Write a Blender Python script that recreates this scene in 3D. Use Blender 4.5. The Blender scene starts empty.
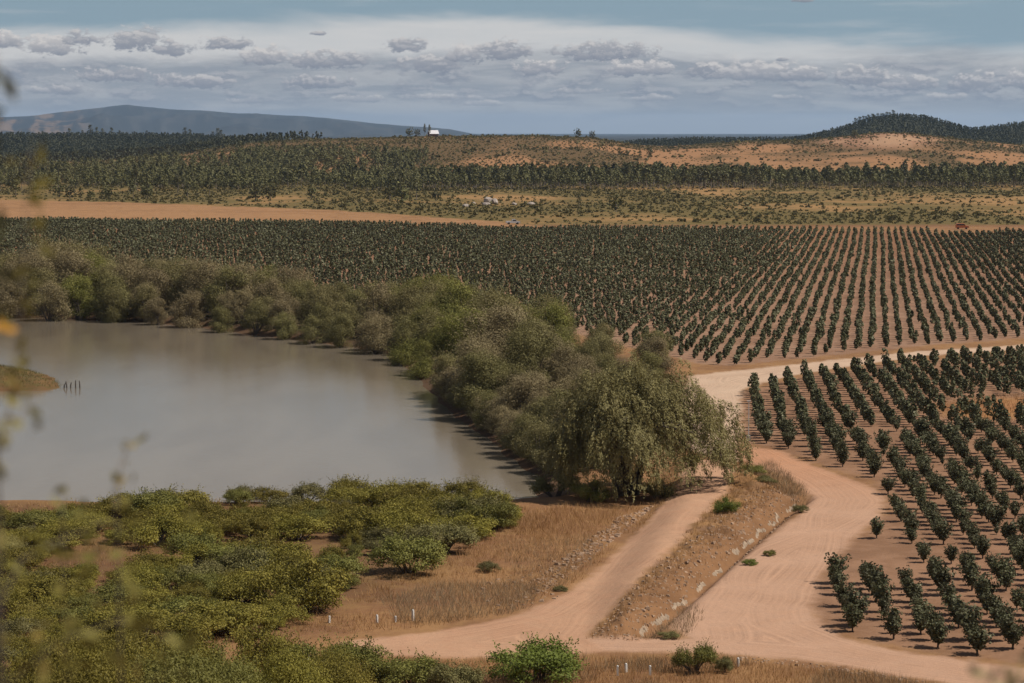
import bpy, math, random
import numpy as np

random.seed(7)
RNG = np.random.default_rng(11)
R = math.radians
scene = bpy.context.scene
COL = scene.collection

# ------------------------------------------------------------------ camera
FPX = 85.0 / 36.0 * 1024            # focal length in pixels
YH = 132.0                          # picture row of the true horizon
CAMZ = 40.0
PITCH = math.atan((341.5 - YH) / FPX)
cam_d = bpy.data.cameras.new("camera")
cam_d.lens = 85
cam_d.sensor_width = 36
cam_d.clip_start = 0.1
cam_d.clip_end = 120000
cam_d.dof.use_dof = True
cam_d.dof.focus_distance = 330
cam_d.dof.aperture_fstop = 5.6
cam = bpy.data.objects.new("camera", cam_d)
cam.location = (0, 0, CAMZ)
cam.rotation_euler = (math.pi / 2 - PITCH, 0, 0)
COL.objects.link(cam)
scene.camera = cam

# ------------------------------------------------------------------ light
SUN_EL, SUN_AZ = 54.0, 93.0         # azimuth clockwise from +Y (straight ahead)
scene.view_settings.view_transform = 'Standard'
scene.view_settings.look = 'None'
scene.view_settings.gamma = 1
scene.view_settings.exposure = 0.12
scene.view_settings.use_curve_mapping = False
try:
    scene.cycles.max_bounces = 8
    scene.cycles.diffuse_bounces = 2
    scene.cycles.transparent_max_bounces = 4
    scene.cycles.volume_bounces = 0
    scene.cycles.use_denoising = True
except Exception:
    pass
sun_d = bpy.data.lights.new("sun", 'SUN')
sun_d.energy = 5.0
sun_d.angle = R(0.53)
sun_d.color = (1.0, 0.94, 0.86)
sun = bpy.data.objects.new("sun", sun_d)
sun.rotation_euler = (R(90 - SUN_EL), 0, R(180 - SUN_AZ))
COL.objects.link(sun)

world = bpy.data.worlds.new("World")
scene.world = world
world.use_nodes = True


class NT:
    """small helper to write shader maths compactly"""
    def __init__(self, tree):
        self.t = tree
        self.n = tree.nodes
        self.l = tree.links

    def node(self, kind, **kw):
        n = self.n.new(kind)
        for k, v in kw.items():
            setattr(n, k, v)
        return n

    def put(self, sock, v):
        if hasattr(v, 'is_output'):
            self.l.new(v, sock)
        elif v is not None:
            sock.default_value = v

    def m(self, op, a, b=None, c=None, clamp=False):
        n = self.node('ShaderNodeMath', operation=op, use_clamp=clamp)
        self.put(n.inputs[0], a)
        self.put(n.inputs[1], b)
        self.put(n.inputs[2], c)
        return n.outputs[0]

    def step(self, v, lo, hi, a=0.0, b=1.0):
        n = self.node('ShaderNodeMapRange', interpolation_type='SMOOTHSTEP')
        self.put(n.inputs['Value'], v)
        self.put(n.inputs['From Min'], lo)
        self.put(n.inputs['From Max'], hi)
        self.put(n.inputs['To Min'], a)
        self.put(n.inputs['To Max'], b)
        return n.outputs[0]

    def vec(self, x, y, z=0.0):
        n = self.node('ShaderNodeCombineXYZ')
        for i, v in enumerate((x, y, z)):
            self.put(n.inputs[i], v)
        return n.outputs[0]

    def noise(self, vec, scale, detail=4, rough=0.55, dist=0.0, dims='3D', w=None):
        n = self.node('ShaderNodeTexNoise', noise_dimensions=dims)
        if dims != '1D' and vec is not None:
            self.put(n.inputs['Vector'], vec)
        if w is not None:
            self.put(n.inputs['W'], w)
        n.inputs['Scale'].default_value = scale
        n.inputs['Detail'].default_value = detail
        n.inputs['Roughness'].default_value = rough
        n.inputs['Distortion'].default_value = dist
        return n.outputs['Fac']

    def mix(self, f, a, b, mode='MIX'):
        n = self.node('ShaderNodeMix', data_type='RGBA', blend_type=mode)
        self.put(n.inputs[0], f)
        for s, v in ((n.inputs[6], a), (n.inputs[7], b)):
            if isinstance(v, tuple) and len(v) == 3:
                v = v + (1.0,)
            self.put(s, v)
        return n.outputs[2]


def lin(r, g, b):
    f = lambda c: (c / 255 / 12.92) if c / 255 <= 0.04045 else ((c / 255 + 0.055) / 1.055) ** 2.4
    return (f(r), f(g), f(b))


def build_sky():
    w = NT(world.node_tree)
    w.n.clear()
    out = w.node('ShaderNodeOutputWorld')
    bg = w.node('ShaderNodeBackground')
    w.l.new(bg.outputs[0], out.inputs[0])
    STR = 0.06
    bg.inputs['Strength'].default_value = STR
    EXP = 2 ** (-scene.view_settings.exposure)
    tc = w.node('ShaderNodeTexCoord')
    sep = w.node('ShaderNodeSeparateXYZ')
    w.l.new(tc.outputs['Generated'], sep.inputs[0])
    X, Y, Z = sep.outputs
    # clear sky: the Nishita sky, looked up a little higher than the line of sight (dry upper air)
    sky = w.node('ShaderNodeTexSky', sky_type='NISHITA', sun_disc=False)
    sky.sun_elevation = R(SUN_EL)
    sky.sun_rotation = R(SUN_AZ)
    sky.air_density = 1.0
    sky.dust_density = 0.6
    sky.ozone_density = 1.5
    up = w.vec(X, Y, w.m('MULTIPLY_ADD', w.m('MAXIMUM', Z, 0.0), 3.0, 0.16))
    w.l.new(up, sky.inputs['Vector'])
    U = w.m('MULTIPLY', w.m('ARCTAN2', X, Y), FPX / 100)        # about hundreds of pixels at 85 mm
    V = w.m('MULTIPLY', w.m('ARCSINE', Z), FPX / 100)
    P = w.vec(U, V, 0.0)

    def c(r, g, b, k=1.0):
        a = lin(r, g, b)
        return tuple(x * EXP / STR * k for x in a)
    col = w.mix(0.8, sky.outputs[0], c(146, 168, 178))
    col = w.mix(w.step(V, 1.3, 8.0), col, sky.outputs[0])
    # broken cloud overhead, above the picture; added to grey the lake's reflection
    ov = w.noise(w.vec(w.m('MULTIPLY', U, 0.2), w.m('MULTIPLY', V, 0.35), 4.4), 1.0, 5, 0.55, 0.3)
    ovm = w.m('MULTIPLY', w.step(ov, 0.34, 0.58), w.m('MULTIPLY', w.step(V, 1.9, 3.2), w.step(V, 20.0, 9.0, 0.10, 0.92)))
    col = w.mix(ovm, col, c(160, 159, 160))
    # high white veil
    Pv = w.vec(w.m('MULTIPLY', U, 0.30), w.m('MULTIPLY', V, 1.6), 3.3)
    nv = w.noise(Pv, 1.0, 5, 0.55, 0.4)
    streak = w.noise(w.vec(w.m('MULTIPLY', U, 0.45), w.m('MULTIPLY', V, 5.0), 9.1), 1.0, 5, 0.6, 0.3)
    edge = w.m('MULTIPLY_ADD', w.m('SUBTRACT', nv, 0.5), 0.9, 1.13)
    edge = w.m('MULTIPLY_ADD', w.m('ABSOLUTE', w.m('ADD', U, 1.0)), -0.045, edge)
    veil = w.step(w.m('SUBTRACT', V, edge), 0.16, -0.14)
    veil = w.m('MULTIPLY', veil, w.m('MULTIPLY_ADD', streak, 0.6, 0.62), clamp=True)
    wisps = w.m('MULTIPLY', w.step(streak, 0.5, 0.8), w.step(V, 0.9, 1.5, 0.35, 0.18))
    col = w.mix(w.m('MAXIMUM', w.m('MULTIPLY', veil, 0.9), wisps), col, c(218, 214, 210))
    # grey layer down to the horizon
    lay = w.noise(w.vec(w.m('MULTIPLY', U, 0.5), w.m('MULTIPLY', V, 2.6), 1.7), 1.1, 6, 0.6, 0.5)
    ltop = w.m('MULTIPLY_ADD', w.m('SUBTRACT', lay, 0.5), 0.55, 0.74)
    layer = w.step(w.m('SUBTRACT', V, ltop), 0.10, -0.08)
    layn = w.noise(w.vec(w.m('MULTIPLY', U, 0.8), w.m('MULTIPLY', V, 6.0), 5.2), 1.0, 5, 0.6, 0.4)
    lcol = w.mix(w.step(layn, 0.38, 0.66), c(140, 146, 155), c(174, 175, 177))
    lcol = w.mix(w.step(V, 0.30, 0.0), lcol, c(154, 157, 163))
    col = w.mix(w.m('MULTIPLY', layer, 0.88), col, lcol)

    # broken heaps inside the grey bank
    def heap(dx, dy):
        p = w.vec(w.m('ADD', w.m('MULTIPLY', U, 1.0), dx), w.m('ADD', w.m('MULTIPLY', V, 2.6), dy), 7.7)
        return w.noise(p, 2.6, 8, 0.58, 0.1)
    h0, h1 = heap(0, 0), heap(0.03, 0.10)
    hm = w.m('MULTIPLY', w.step(h0, 0.46, 0.60), w.m('MULTIPLY', w.step(V, 0.12, 0.40), w.step(V, 0.80, 0.60)))
    lit = w.step(w.m('SUBTRACT', h0, h1), -0.03, 0.12)
    col = w.mix(w.m('MULTIPLY', hm, 0.6), col, w.mix(lit, c(128, 132, 145), c(178, 177, 179)))
    # single fair-weather cumulus, each at its own bearing and height
    puffs = [(18, 44, 26, 9, .9), (60, 50, 34, 11, 1), (86, 42, 17, 10, .1), (140, 43, 34, 13, .15), (176, 52, 22, 8, 0), (231, 47, 30, 7, 0), (268, 60, 30, 11, .6),
             (310, 63, 30, 9, .3), (345, 62, 36, 10, .2), (321, 35, 10, 3, 0), (408, 48, 27, 9, 0), (430, 66, 40, 10, .2), (464, 55, 24, 12, 1), (503, 53, 30, 11, .1),
             (540, 70, 34, 9, .5), (604, 54, 58, 11, .1), (640, 70, 46, 9, .9), (705, 73, 28, 10, 0), (755, 74, 60, 12, .8), (800, 76, 30, 8, .5), (860, 80, 38, 12, .1), (905, 86, 34, 9, .2),
             (965, 86, 36, 11, .1), (1010, 84, 36, 10, .3), (940, 98, 22, 6, .9), (650, 99, 26, 5, .9), (440, 98, 40, 5, .9), (575, 92, 34, 5, .6), (785, 98, 18, 4, .8), (480, 104, 30, 4, .8),
             (360, 100, 36, 5, .6), (250, 102, 30, 4, .5), (120, 78, 50, 8, .1), (200, 84, 50, 8, .1), (60, 92, 44, 6, .2), (320, 84, 44, 7, 0), (800, 3, 14, 4, 0), (779, 61, 8, 3, 0)]
    nz = w.noise(w.vec(U, w.m('MULTIPLY', V, 1.7), 2.2), 8.5, 7, 0.62, 0.1)
    nz2 = w.noise(w.vec(w.m('ADD', U, 0.025), w.m('ADD', w.m('MULTIPLY', V, 1.7), 0.05), 2.2), 8.5, 7, 0.62, 0.1)
    plit = w.step(w.m('SUBTRACT', nz, nz2), -0.06, 0.12)
    for px, py, rx, ry, white in puffs:
        ry *= 1.3 if ry > 6 else 1.0
        cu, cv = (px - 512) / 100, (YH - py) / 100
        du = w.m('MULTIPLY', w.m('SUBTRACT', U, cu), 100 / rx)
        dvs = w.m('MULTIPLY', w.m('SUBTRACT', V, cv), 100 / ry)
        low = w.m('MULTIPLY', w.m('MINIMUM', dvs, 0.0), 1.3)       # flat underside
        rr = w.m('SQRT', w.m('ADD', w.m('ADD', w.m('MULTIPLY', du, du), w.m('MULTIPLY', dvs, dvs)), w.m('MULTIPLY', low, low)))
        f = w.m('ADD', w.m('SUBTRACT', 1.0, rr), w.m('MULTIPLY', w.m('SUBTRACT', nz, 0.5), 2.4))
        mk = w.step(f, 0.04, 0.40)
        topness = w.step(dvs, -0.7, 0.9)
        shade = w.m('MULTIPLY', topness, w.m('MULTIPLY_ADD', plit, 0.55, 0.32 + 0.5 * white), clamp=True)
        pc = w.mix(shade, c(124, 129, 142), c(214, 208, 203))
        col = w.mix(w.m('MULTIPLY', mk, 0.9 if py < 90 else 0.6), col, pc)
    w.l.new(col, bg.inputs['Color'])


build_sky()


# ------------------------------------------------------------------ picture geometry of the survey
def ray(px, py):
    cx, cy = (px - 512) / FPX, (341.5 - py) / FPX
    return np.array([cx, math.cos(PITCH) + cy * math.sin(PITCH), -math.sin(PITCH) + cy * math.cos(PITCH)])


def at(px, py, z=0.0):
    d = ray(px, py)
    t = (z - CAMZ) / d[2]
    return (d[0] * t, d[1] * t)


def poly(pts, z=0.0):
    return np.array([at(a, b, z) for a, b in pts])


def proj(x, y, z):
    dy = y * math.cos(PITCH) - (z - CAMZ) * math.sin(PITCH)
    du = y * math.sin(PITCH) + (z - CAMZ) * math.cos(PITCH)
    return 512 + FPX * x / dy, 341.5 - FPX * du / dy


def sstep(v, a, b):
    t = np.clip((v - a) / (b - a), 0, 1)
    return t * t * (3 - 2 * t)


def sdist(x, y, P):
    """signed distance to polygon P, positive inside"""
    x = np.asarray(x, float); y = np.asarray(y, float)
    d2 = np.full(x.shape, 1e30)
    ins = np.zeros(x.shape, bool)
    n = len(P)
    for i in range(n):
        ax, ay = P[i]; bx, by = P[(i + 1) % n]
        ex, ey = bx - ax, by - ay
        t = np.clip(((x - ax) * ex + (y - ay) * ey) / (ex * ex + ey * ey + 1e-12), 0, 1)
        d2 = np.minimum(d2, (x - ax - t * ex) ** 2 + (y - ay - t * ey) ** 2)
        c = ((ay > y) != (by > y)) & (x < (bx - ax) * (y - ay) / ((by - ay) if by != ay else 1e-12) + ax)
        ins ^= c
    return np.where(ins, 1, -1) * np.sqrt(d2)


def pdist(x, y, L):
    d2 = np.full(np.shape(x), 1e30)
    for (ax, ay), (bx, by) in zip(L[:-1], L[1:]):
        ex, ey = bx - ax, by - ay
        t = np.clip(((x - ax) * ex + (y - ay) * ey) / (ex * ex + ey * ey), 0, 1)
        d2 = np.minimum(d2, (x - ax - t * ex) ** 2 + (y - ay - t * ey) ** 2)
    return np.sqrt(d2)


_tab = np.random.default_rng(3).random((256, 256))


def vnoise(x, y):
    xi, yi = np.floor(x).astype(int), np.floor(y).astype(int)
    fx, fy = x - xi, y - yi
    fx, fy = fx * fx * (3 - 2 * fx), fy * fy * (3 - 2 * fy)
    g = lambda a, b: _tab[a & 255, b & 255]
    return (g(xi, yi) * (1 - fx) + g(xi + 1, yi) * fx) * (1 - fy) + (g(xi, yi + 1) * (1 - fx) + g(xi + 1, yi + 1) * fx) * fy


def fbm(x, y, s, o=4, rough=0.5):
    v, a, tot = 0, 1.0, 0
    for k in range(o):
        v = v + a * vnoise(x * s + 17.3 * k, y * s + 5.1 * k)
        tot += a; a *= rough; s *= 2.03
    return v / tot


WATER_Z = -1.5
LAKE = poly([(-420, 316), (-60, 316), (60, 318), (150, 322), (230, 331), (290, 339), (340, 346), (385, 352), (400, 362), (412, 372),
             (432, 396), (455, 412), (475, 430), (500, 448), (520, 462), (545, 484), (540, 503), (470, 507), (330, 507), (180, 507), (0, 507), (-420, 507)], WATER_Z)
SPIT = poly([(-420, 360), (-30, 365), (20, 370), (48, 377), (68, 383), (66, 388), (40, 391), (0, 391), (-420, 391)], WATER_Z)
RAISED = poly([(668, 462), (742, 462), (770, 476), (806, 497), (762, 536), (722, 566), (690, 596), (660, 624), (640, 637), (590, 634), (592, 590),
               (628, 540), (652, 505)], 0.5)
DITCH = poly([(806, 500), (785, 515), (755, 541), (722, 569), (692, 597), (662, 624), (640, 640)], -0.3)
TRACK = poly([(688, 452), (716, 458), (733, 476), (726, 496), (700, 524), (672, 556), (636, 590), (604, 618), (585, 632), (600, 645), (560, 652), (470, 652),
              (390, 650), (330, 648), (345, 638), (380, 632), (430, 626), (480, 618), (524, 606), (560, 590), (590, 570), (630, 536), (662, 506), (682, 480)], 0.6)
ROAD = poly([(738, 446), (775, 450), (818, 468), (866, 484), (884, 500), (882, 514), (862, 532), (838, 556), (818, 582), (812, 606), (822, 626), (846, 640),
             (880, 650), (930, 658), (1000, 668), (1100, 680), (1100, 720), (960, 690), (880, 676), (800, 662), (740, 657), (690, 655), (590, 653), (560, 655),
             (560, 640), (640, 641), (690, 640), (668, 622), (700, 594), (732, 566), (766, 540), (800, 512), (812, 498), (800, 484), (770, 470), (742, 460)])
UPROAD = poly([(690, 376), (725, 372), (790, 365), (855, 358), (922, 351), (989, 347), (1060, 342), (1060, 347), (1000, 351), (922, 356), (855, 366), (800, 374), (765, 382),
               (742, 390), (738, 446), (738, 462), (690, 450), (680, 410)])
LOWER = poly([(737, 392), (760, 387), (800, 378), (860, 368), (900, 362), (960, 358), (1024, 353), (1180, 342), (1300, 700), (1080, 676), (1000, 664), (930, 655),
              (880, 646), (848, 636), (812, 624), (800, 604), (810, 582), (834, 556), (864, 532), (884, 514), (886, 500), (868, 482), (818, 465), (775, 448), (740, 443)])
UPPER = poly([(-250, 222), (0, 221), (300, 223), (470, 227), (490, 230), (535, 230), (560, 228.5), (700, 230), (925, 232), (940, 234.5), (985, 234.5), (1000, 232), (1300, 232), (1300, 330), (1024, 338), (989, 341), (922, 346), (855, 353),
              (787, 360), (733, 366), (700, 364), (640, 350), (560, 330), (400, 306), (300, 296), (150, 284), (-250, 282)])
STUBBLE = poly([(-250, 199), (0, 200), (120, 202), (220, 206), (330, 210), (420, 216), (500, 222), (540, 226), (560, 229), (500, 226), (300, 221.5), (0, 219.5), (-250, 220)])
RIPARIAN = poly([(-120, 300), (100, 300), (230, 306), (300, 314), (400, 326), (480, 335), (560, 345), (640, 358), (690, 378), (700, 410), (690, 440), (660, 455),
                 (548, 480), (520, 458), (500, 444), (475, 426), (455, 408), (432, 392), (412, 368), (400, 358), (385, 348), (340, 342), (290, 335), (230, 327), (150, 318), (60, 314), (-120, 312)])
SHRUBS = poly([(-60, 503), (100, 502), (160, 500), (215, 496), (330, 495), (420, 497), (462, 505), (520, 520), (505, 530), (452, 540), (440, 560), (420, 580), (360, 600),
               (318, 612), (296, 628), (240, 640), (180, 652), (120, 668), (60, 690), (-60, 700)])

CREST_PX = [-900, -400, 0, 100, 180, 215, 250, 300, 360, 420, 520, 590, 615, 640, 670, 700, 740, 790, 820, 850, 872, 885, 905, 930, 970, 1024, 1200, 1900]
CREST_Y = [166, 164, 163, 160, 154, 148, 143, 140, 139, 137, 136, 138, 142, 146, 147, 145, 142, 141, 139, 136, 133.5, 133, 133.5, 136, 141, 146, 150, 156]
DARK_PX = [-900, -300, 0, 100, 200, 240, 300, 420, 560, 600, 625, 640, 700, 780, 800, 820, 850, 870, 900, 925, 950, 970, 1000, 1024, 1100, 1900]
DARK_Y = [142, 139, 138, 138, 139, 142, 147, 149, 149, 148, 146.5, 144.5, 142.5, 143, 141, 137, 129, 122, 119, 121, 128, 133, 130, 126, 121, 140]
MT_PX = [-1500, -600, -100, 0, 40, 90, 115, 130, 150, 180, 215, 250, 290, 330, 370, 400, 425, 450, 470, 500, 560, 620, 700, 760, 800, 900, 1024, 1500, 2200]
MT_Y = [125, 116, 121, 118, 116, 110, 106.5, 105, 107, 109.5, 111, 113, 116, 118, 122, 125, 126.5, 129, 133, 138, 139, 138.5, 139.5, 139, 137, 139, 139, 137, 130]


def H(x, y):
    x = np.asarray(x, float); y = np.asarray(y, float)
    r = np.hypot(x, y)
    t0 = 1 - r / 165
    z = 38.3 * (np.sqrt(t0 * t0 + 0.0025) + t0) / 2
    px = 512 + FPX * x / np.maximum(y, 1.0)
    px = np.where(y > 1, np.clip(px, -1500, 2200), np.where(x > 0, 2200, -1500))
    rough = (fbm(x, y, 0.05, 4) - 0.5) * 0.9 + (fbm(x + 40, y, 0.35, 3) - 0.5) * 0.3
    near = (r > 60) & (r < 700) & (y > 0)
    flat = np.zeros_like(z)
    if near.any():
        xn, yn = x[near], y[near]
        f = np.zeros(xn.shape)
        for P in (TRACK, ROAD, UPROAD, LOWER, UPPER):
            f = np.maximum(f, sstep(sdist(xn, yn, P), -2.5, 1.0))
        lk = sdist(xn, yn, LAKE)
        sp = sdist(xn, yn, SPIT) + (fbm(xn, yn, 0.12, 3) - 0.5) * 5
        lk = lk + (fbm(xn, yn, 0.10, 3) - 0.5) * 3.0
        lk = np.minimum(lk, -sp)
        bank = np.interp(lk, [-6, -3, 0, 4, 14], [0, -0.5, WATER_Z, -2.3, -4.0])
        bank = np.where(sp > -3, np.minimum(bank, np.interp(sp, [-6, 0, 1.0, 4, 12], [-4, WATER_Z, -0.9, -0.2, 0.2])), bank)
        ra = sdist(xn, yn, RAISED)
        up = 1.15 * sstep(ra, -0.6, 4.2) * (0.9 + 0.25 * fbm(xn, yn, 0.3, 3))
        tr = sstep(sdist(xn, yn, TRACK), -0.8, 0.8)
        up = up + ((fbm(xn, yn, 0.9, 3) - 0.5) * 0.8 + (fbm(xn * .8 + yn * .6, yn * .2 - xn * .26, 0.8, 3) - 0.5) * 0.7) * sstep(ra, 0, 2) * (1 - tr)
        dd = pdist(xn, yn, DITCH)
        up = up - 0.95 * np.exp(-(dd / 0.8) ** 2)
        z[near] += bank + up
        flat[near] = f
        flat[near] = np.maximum(flat[near], (lk > -3) * 1.0)
    flat = np.where((r > 700) & (r < 1060), 1.0, flat)
    amp = np.where(r < 60, 0.25, 1.0) * (1 - 0.93 * flat)
    z = z + rough * amp * np.where(r > 1060, 1.2, 0.6)
    # far hills
    far = y > 1000
    if far.any():
        xf, yf, pf = x[far], y[far], px[far]
        big = (fbm(xf, yf, 1 / 160.0, 4) - 0.5)
        d1 = 2900.0
        c1 = np.maximum(CAMZ - (np.interp(pf, CREST_PX, CREST_Y) - YH) * d1 / FPX, 0)
        z1 = c1 * np.where(yf < d1, sstep(yf, 1950, d1) ** 1.0, 1 - 0.8 * sstep(yf, d1 + 150, 3600)) + big * 9 * sstep(yf, 1900, 2500) * (1 - sstep(yf, 2600, 2850))
        d2 = 4600.0
        c2 = np.maximum(CAMZ - (np.interp(pf, DARK_PX, DARK_Y) - YH) * d2 / FPX, 0)
        z2 = c2 * np.where(yf < d2, sstep(yf, 3300, d2), 1 - 0.8 * sstep(yf, d2 + 150, 6000))
        d3 = 26000.0
        c3 = np.maximum(CAMZ - (np.interp(pf, MT_PX, MT_Y) - YH) * d3 / FPX, -5) * (0.90 + 0.20 * fbm(xf, yf * .2, 1 / 800.0, 4))
        z3 = c3 * sstep(yf, 15000, d3) * (1 - 0.8 * sstep(yf, d3 + 500, 34000))
        rid = (np.abs(fbm(xf, yf * 0.5, 1 / 1500.0, 5) - 0.5) * 2)
        z3 = z3 - rid * 1.5 * c3 * sstep(yf, 13000, 18000) * (1 - 0.93 * sstep(yf, 22500, 25500)) * (c3 > 10)
        z[far] += np.maximum(np.maximum(z1, z2), z3)
    return z


def H1(x, y):
    return float(H(np.array([x]), np.array([y]))[0])


# ------------------------------------------------------------------ mesh helpers
class Geo:
    def __init__(self):
        self.V, self.F, self.M, self.n = [], [], [], 0

    def add(self, V, F, mat=0):
        V = np.asarray(V, float).reshape(-1, 3)
        F = np.asarray(F, int)
        self.V.append(V); self.F.append(F + self.n); self.M.append(np.full(len(F), mat, int))
        self.n += len(V)

    def mesh(self, name, mats, smooth=False):
        me = bpy.data.meshes.new(name)
        V = np.concatenate(self.V)
        me.vertices.add(len(V))
        me.vertices.foreach_set('co', V.astype(np.float32).ravel())
        loops = np.concatenate([f.ravel() for f in self.F])
        tot = np.concatenate([np.full(len(f), f.shape[1], int) for f in self.F])
        me.loops.add(len(loops))
        me.loops.foreach_set('vertex_index', loops.astype(np.int32))
        me.polygons.add(len(tot))
        st = np.concatenate([[0], np.cumsum(tot)[:-1]])
        me.polygons.foreach_set('loop_start', st.astype(np.int32))
        me.polygons.foreach_set('loop_total', tot.astype(np.int32))
        for m in (mats if isinstance(mats, (list, tuple)) else [mats]):
            me.materials.append(m)
        me.polygons.foreach_set('material_index', np.concatenate(self.M).astype(np.int32))
        me.polygons.foreach_set('use_smooth', np.full(len(tot), bool(smooth)))
        me.update(calc_edges=True)
        return me


def unit(v):
    return v / (np.linalg.norm(v, axis=-1, keepdims=True) + 1e-9)


def leaves(g, C, A, L, W, mat=0, rng=RNG, N=None, loose=0.55):
    """diamond leaves: centres C, long axes A, length L, width W; N = the way their faces roughly look (outwards from the bough)"""
    C = np.asarray(C, float); n = len(C)
    A = unit(np.asarray(A, float))
    if N is None:
        S = unit(np.cross(A, rng.normal(size=(n, 3))))
    else:
        N = unit(unit(np.asarray(N, float)) + rng.normal(scale=loose, size=(n, 3)))
        A = unit(A - N * (A * N).sum(1, keepdims=True) + 1e-4)
        S = np.cross(N, A)
    L = np.broadcast_to(L, n)[:, None]; W = np.broadcast_to(W, n)[:, None]
    V = np.stack([C - A * L / 2, C + S * W / 2 + A * L * .05, C + A * L / 2, C - S * W / 2 + A * L * .05], 1)
    g.add(V.reshape(-1, 3), np.arange(4 * n).reshape(n, 4), mat)


def tube(g, pts, rad, n=6, mat=0):
    pts = np.asarray(pts, float)
    rad = np.broadcast_to(rad, len(pts))
    T = unit(np.gradient(pts, axis=0))
    ref = np.where(np.abs(T[:, 2:3]) > 0.9, np.array([[1.0, 0, 0]]), np.array([[0, 0, 1.0]]))
    S = unit(np.cross(T, ref)); B = np.cross(S, T)
    a = np.arange(n) * 2 * math.pi / n
    V = pts[:, None] + rad[:, None, None] * (np.cos(a)[None, :, None] * S[:, None] + np.sin(a)[None, :, None] * B[:, None])
    F = []
    for i in range(len(pts) - 1):
        for k in range(n):
            F.append((i * n + k, i * n + (k + 1) % n, (i + 1) * n + (k + 1) % n, (i + 1) * n + k))
    g.add(V.reshape(-1, 3), np.array(F), mat)
    g.add(V[-1], np.array([list(range(n))]), mat)


def ball(g, c, s, mat=0, jit=0.12, nu=8, nv=5, rng=RNG):
    V = [(0, 0, -1)]
    for j in range(1, nv):
        p = -math.pi / 2 + math.pi * j / nv
        for i in range(nu):
            t = 2 * math.pi * i / nu
            V.append((math.cos(p) * math.cos(t), math.cos(p) * math.sin(t), math.sin(p)))
    V.append((0, 0, 1))
    V = np.array(V); V = V * (1 + rng.uniform(-jit, jit, (len(V), 1)))
    T, Q = [], []
    for i in range(nu):
        T.append((0, 1 + (i + 1) % nu, 1 + i)); T.append((len(V) - 1, len(V) - 1 - nu + i, len(V) - 1 - nu + (i + 1) % nu))
        for j in range(nv - 2):
            a = 1 + j * nu
            Q.append((a + i, a + (i + 1) % nu, a + nu + (i + 1) % nu, a + nu + i))
    V = V * np.array(s) + np.array(c)
    g.add(V, T, mat); g.n -= len(V)
    g.V.pop()
    g.F[-1] = g.F[-1]
    g.add(V, Q, mat)


def box(g, c, s, mat=0, rz=0.0, taper=1.0):
    x, y, z = np.array(s) / 2
    V = np.array([(-x, -y, -z), (x, -y, -z), (x, y, -z), (-x, y, -z), (-x * taper, -y * taper, z), (x * taper, -y * taper, z), (x * taper, y * taper, z), (-x * taper, y * taper, z)])
    co, si = math.cos(rz), math.sin(rz)
    V = np.stack([V[:, 0] * co - V[:, 1] * si, V[:, 0] * si + V[:, 1] * co, V[:, 2]], 1) + np.array(c)
    g.add(V, [(0, 3, 2, 1), (4, 5, 6, 7), (0, 1, 5, 4), (1, 2, 6, 5), (2, 3, 7, 6), (3, 0, 4, 7)], mat)


def link(name, me, parent=None, loc=None, rz=0.0, sc=None):
    o = bpy.data.objects.new(name, me)
    COL.objects.link(o)
    if parent: o.parent = parent
    if loc is not None: o.location = loc
    o.rotation_euler = (0, 0, rz)
    if sc is not None: o.scale = sc if hasattr(sc, '__len__') else (sc, sc, sc)
    return o


def tag(o, label=None, cat=None, group=None, kind=None):
    if label: o['label'] = label
    if cat: o['category'] = cat
    if group: o['group'] = group
    if kind: o['kind'] = kind
    return o


def empty(name, loc=(0, 0, 0), rz=0.0, sc=1.0):
    return link(name, None, None, loc, rz, sc)


def copy_tree(o):
    c = o.copy(); COL.objects.link(c)
    for ch in list(o.children):
        d = ch.copy(); COL.objects.link(d); d.parent = c
        for g in list(ch.children):
            e = g.copy(); COL.objects.link(e); e.parent = d
    return c


def scatter(P, spacing, tries=30, rng=None, keep=None, cap=20000):
    """points inside polygon P no closer than spacing (may be a function of x, y)"""
    rng = rng or RNG
    lo, hi = P.min(0), P.max(0)
    sp0 = spacing
    n = int((hi[0] - lo[0]) * (hi[1] - lo[1]) / (sp0 * sp0) * tries * 0.25) + 50
    n = min(n, 400000)
    Q = rng.uniform(lo, hi, (n, 2))
    Q = Q[sdist(Q[:, 0], Q[:, 1], P) > 0]
    if keep is not None:
        Q = Q[keep(Q[:, 0], Q[:, 1])]
    cell = {}
    out = []
    for x, y in Q:
        i, j = int(x // sp0), int(y // sp0)
        ok = True
        for a in (i - 1, i, i + 1):
            for b in (j - 1, j, j + 1):
                for (u, v) in cell.get((a, b), ()):
                    if (u - x) ** 2 + (v - y) ** 2 < sp0 * sp0:
                        ok = False; break
                if not ok: break
            if not ok: break
        if ok:
            cell.setdefault((i, j), []).append((x, y)); out.append((x, y))
            if len(out) >= cap: break
    return np.array(out).reshape(-1, 2)


# ------------------------------------------------------------------ materials
def material(name):
    m = bpy.data.materials.new(name); m.use_nodes = True
    w = NT(m.node_tree); w.n.clear()
    out = w.node('ShaderNodeOutputMaterial')
    return m, w, out


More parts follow.
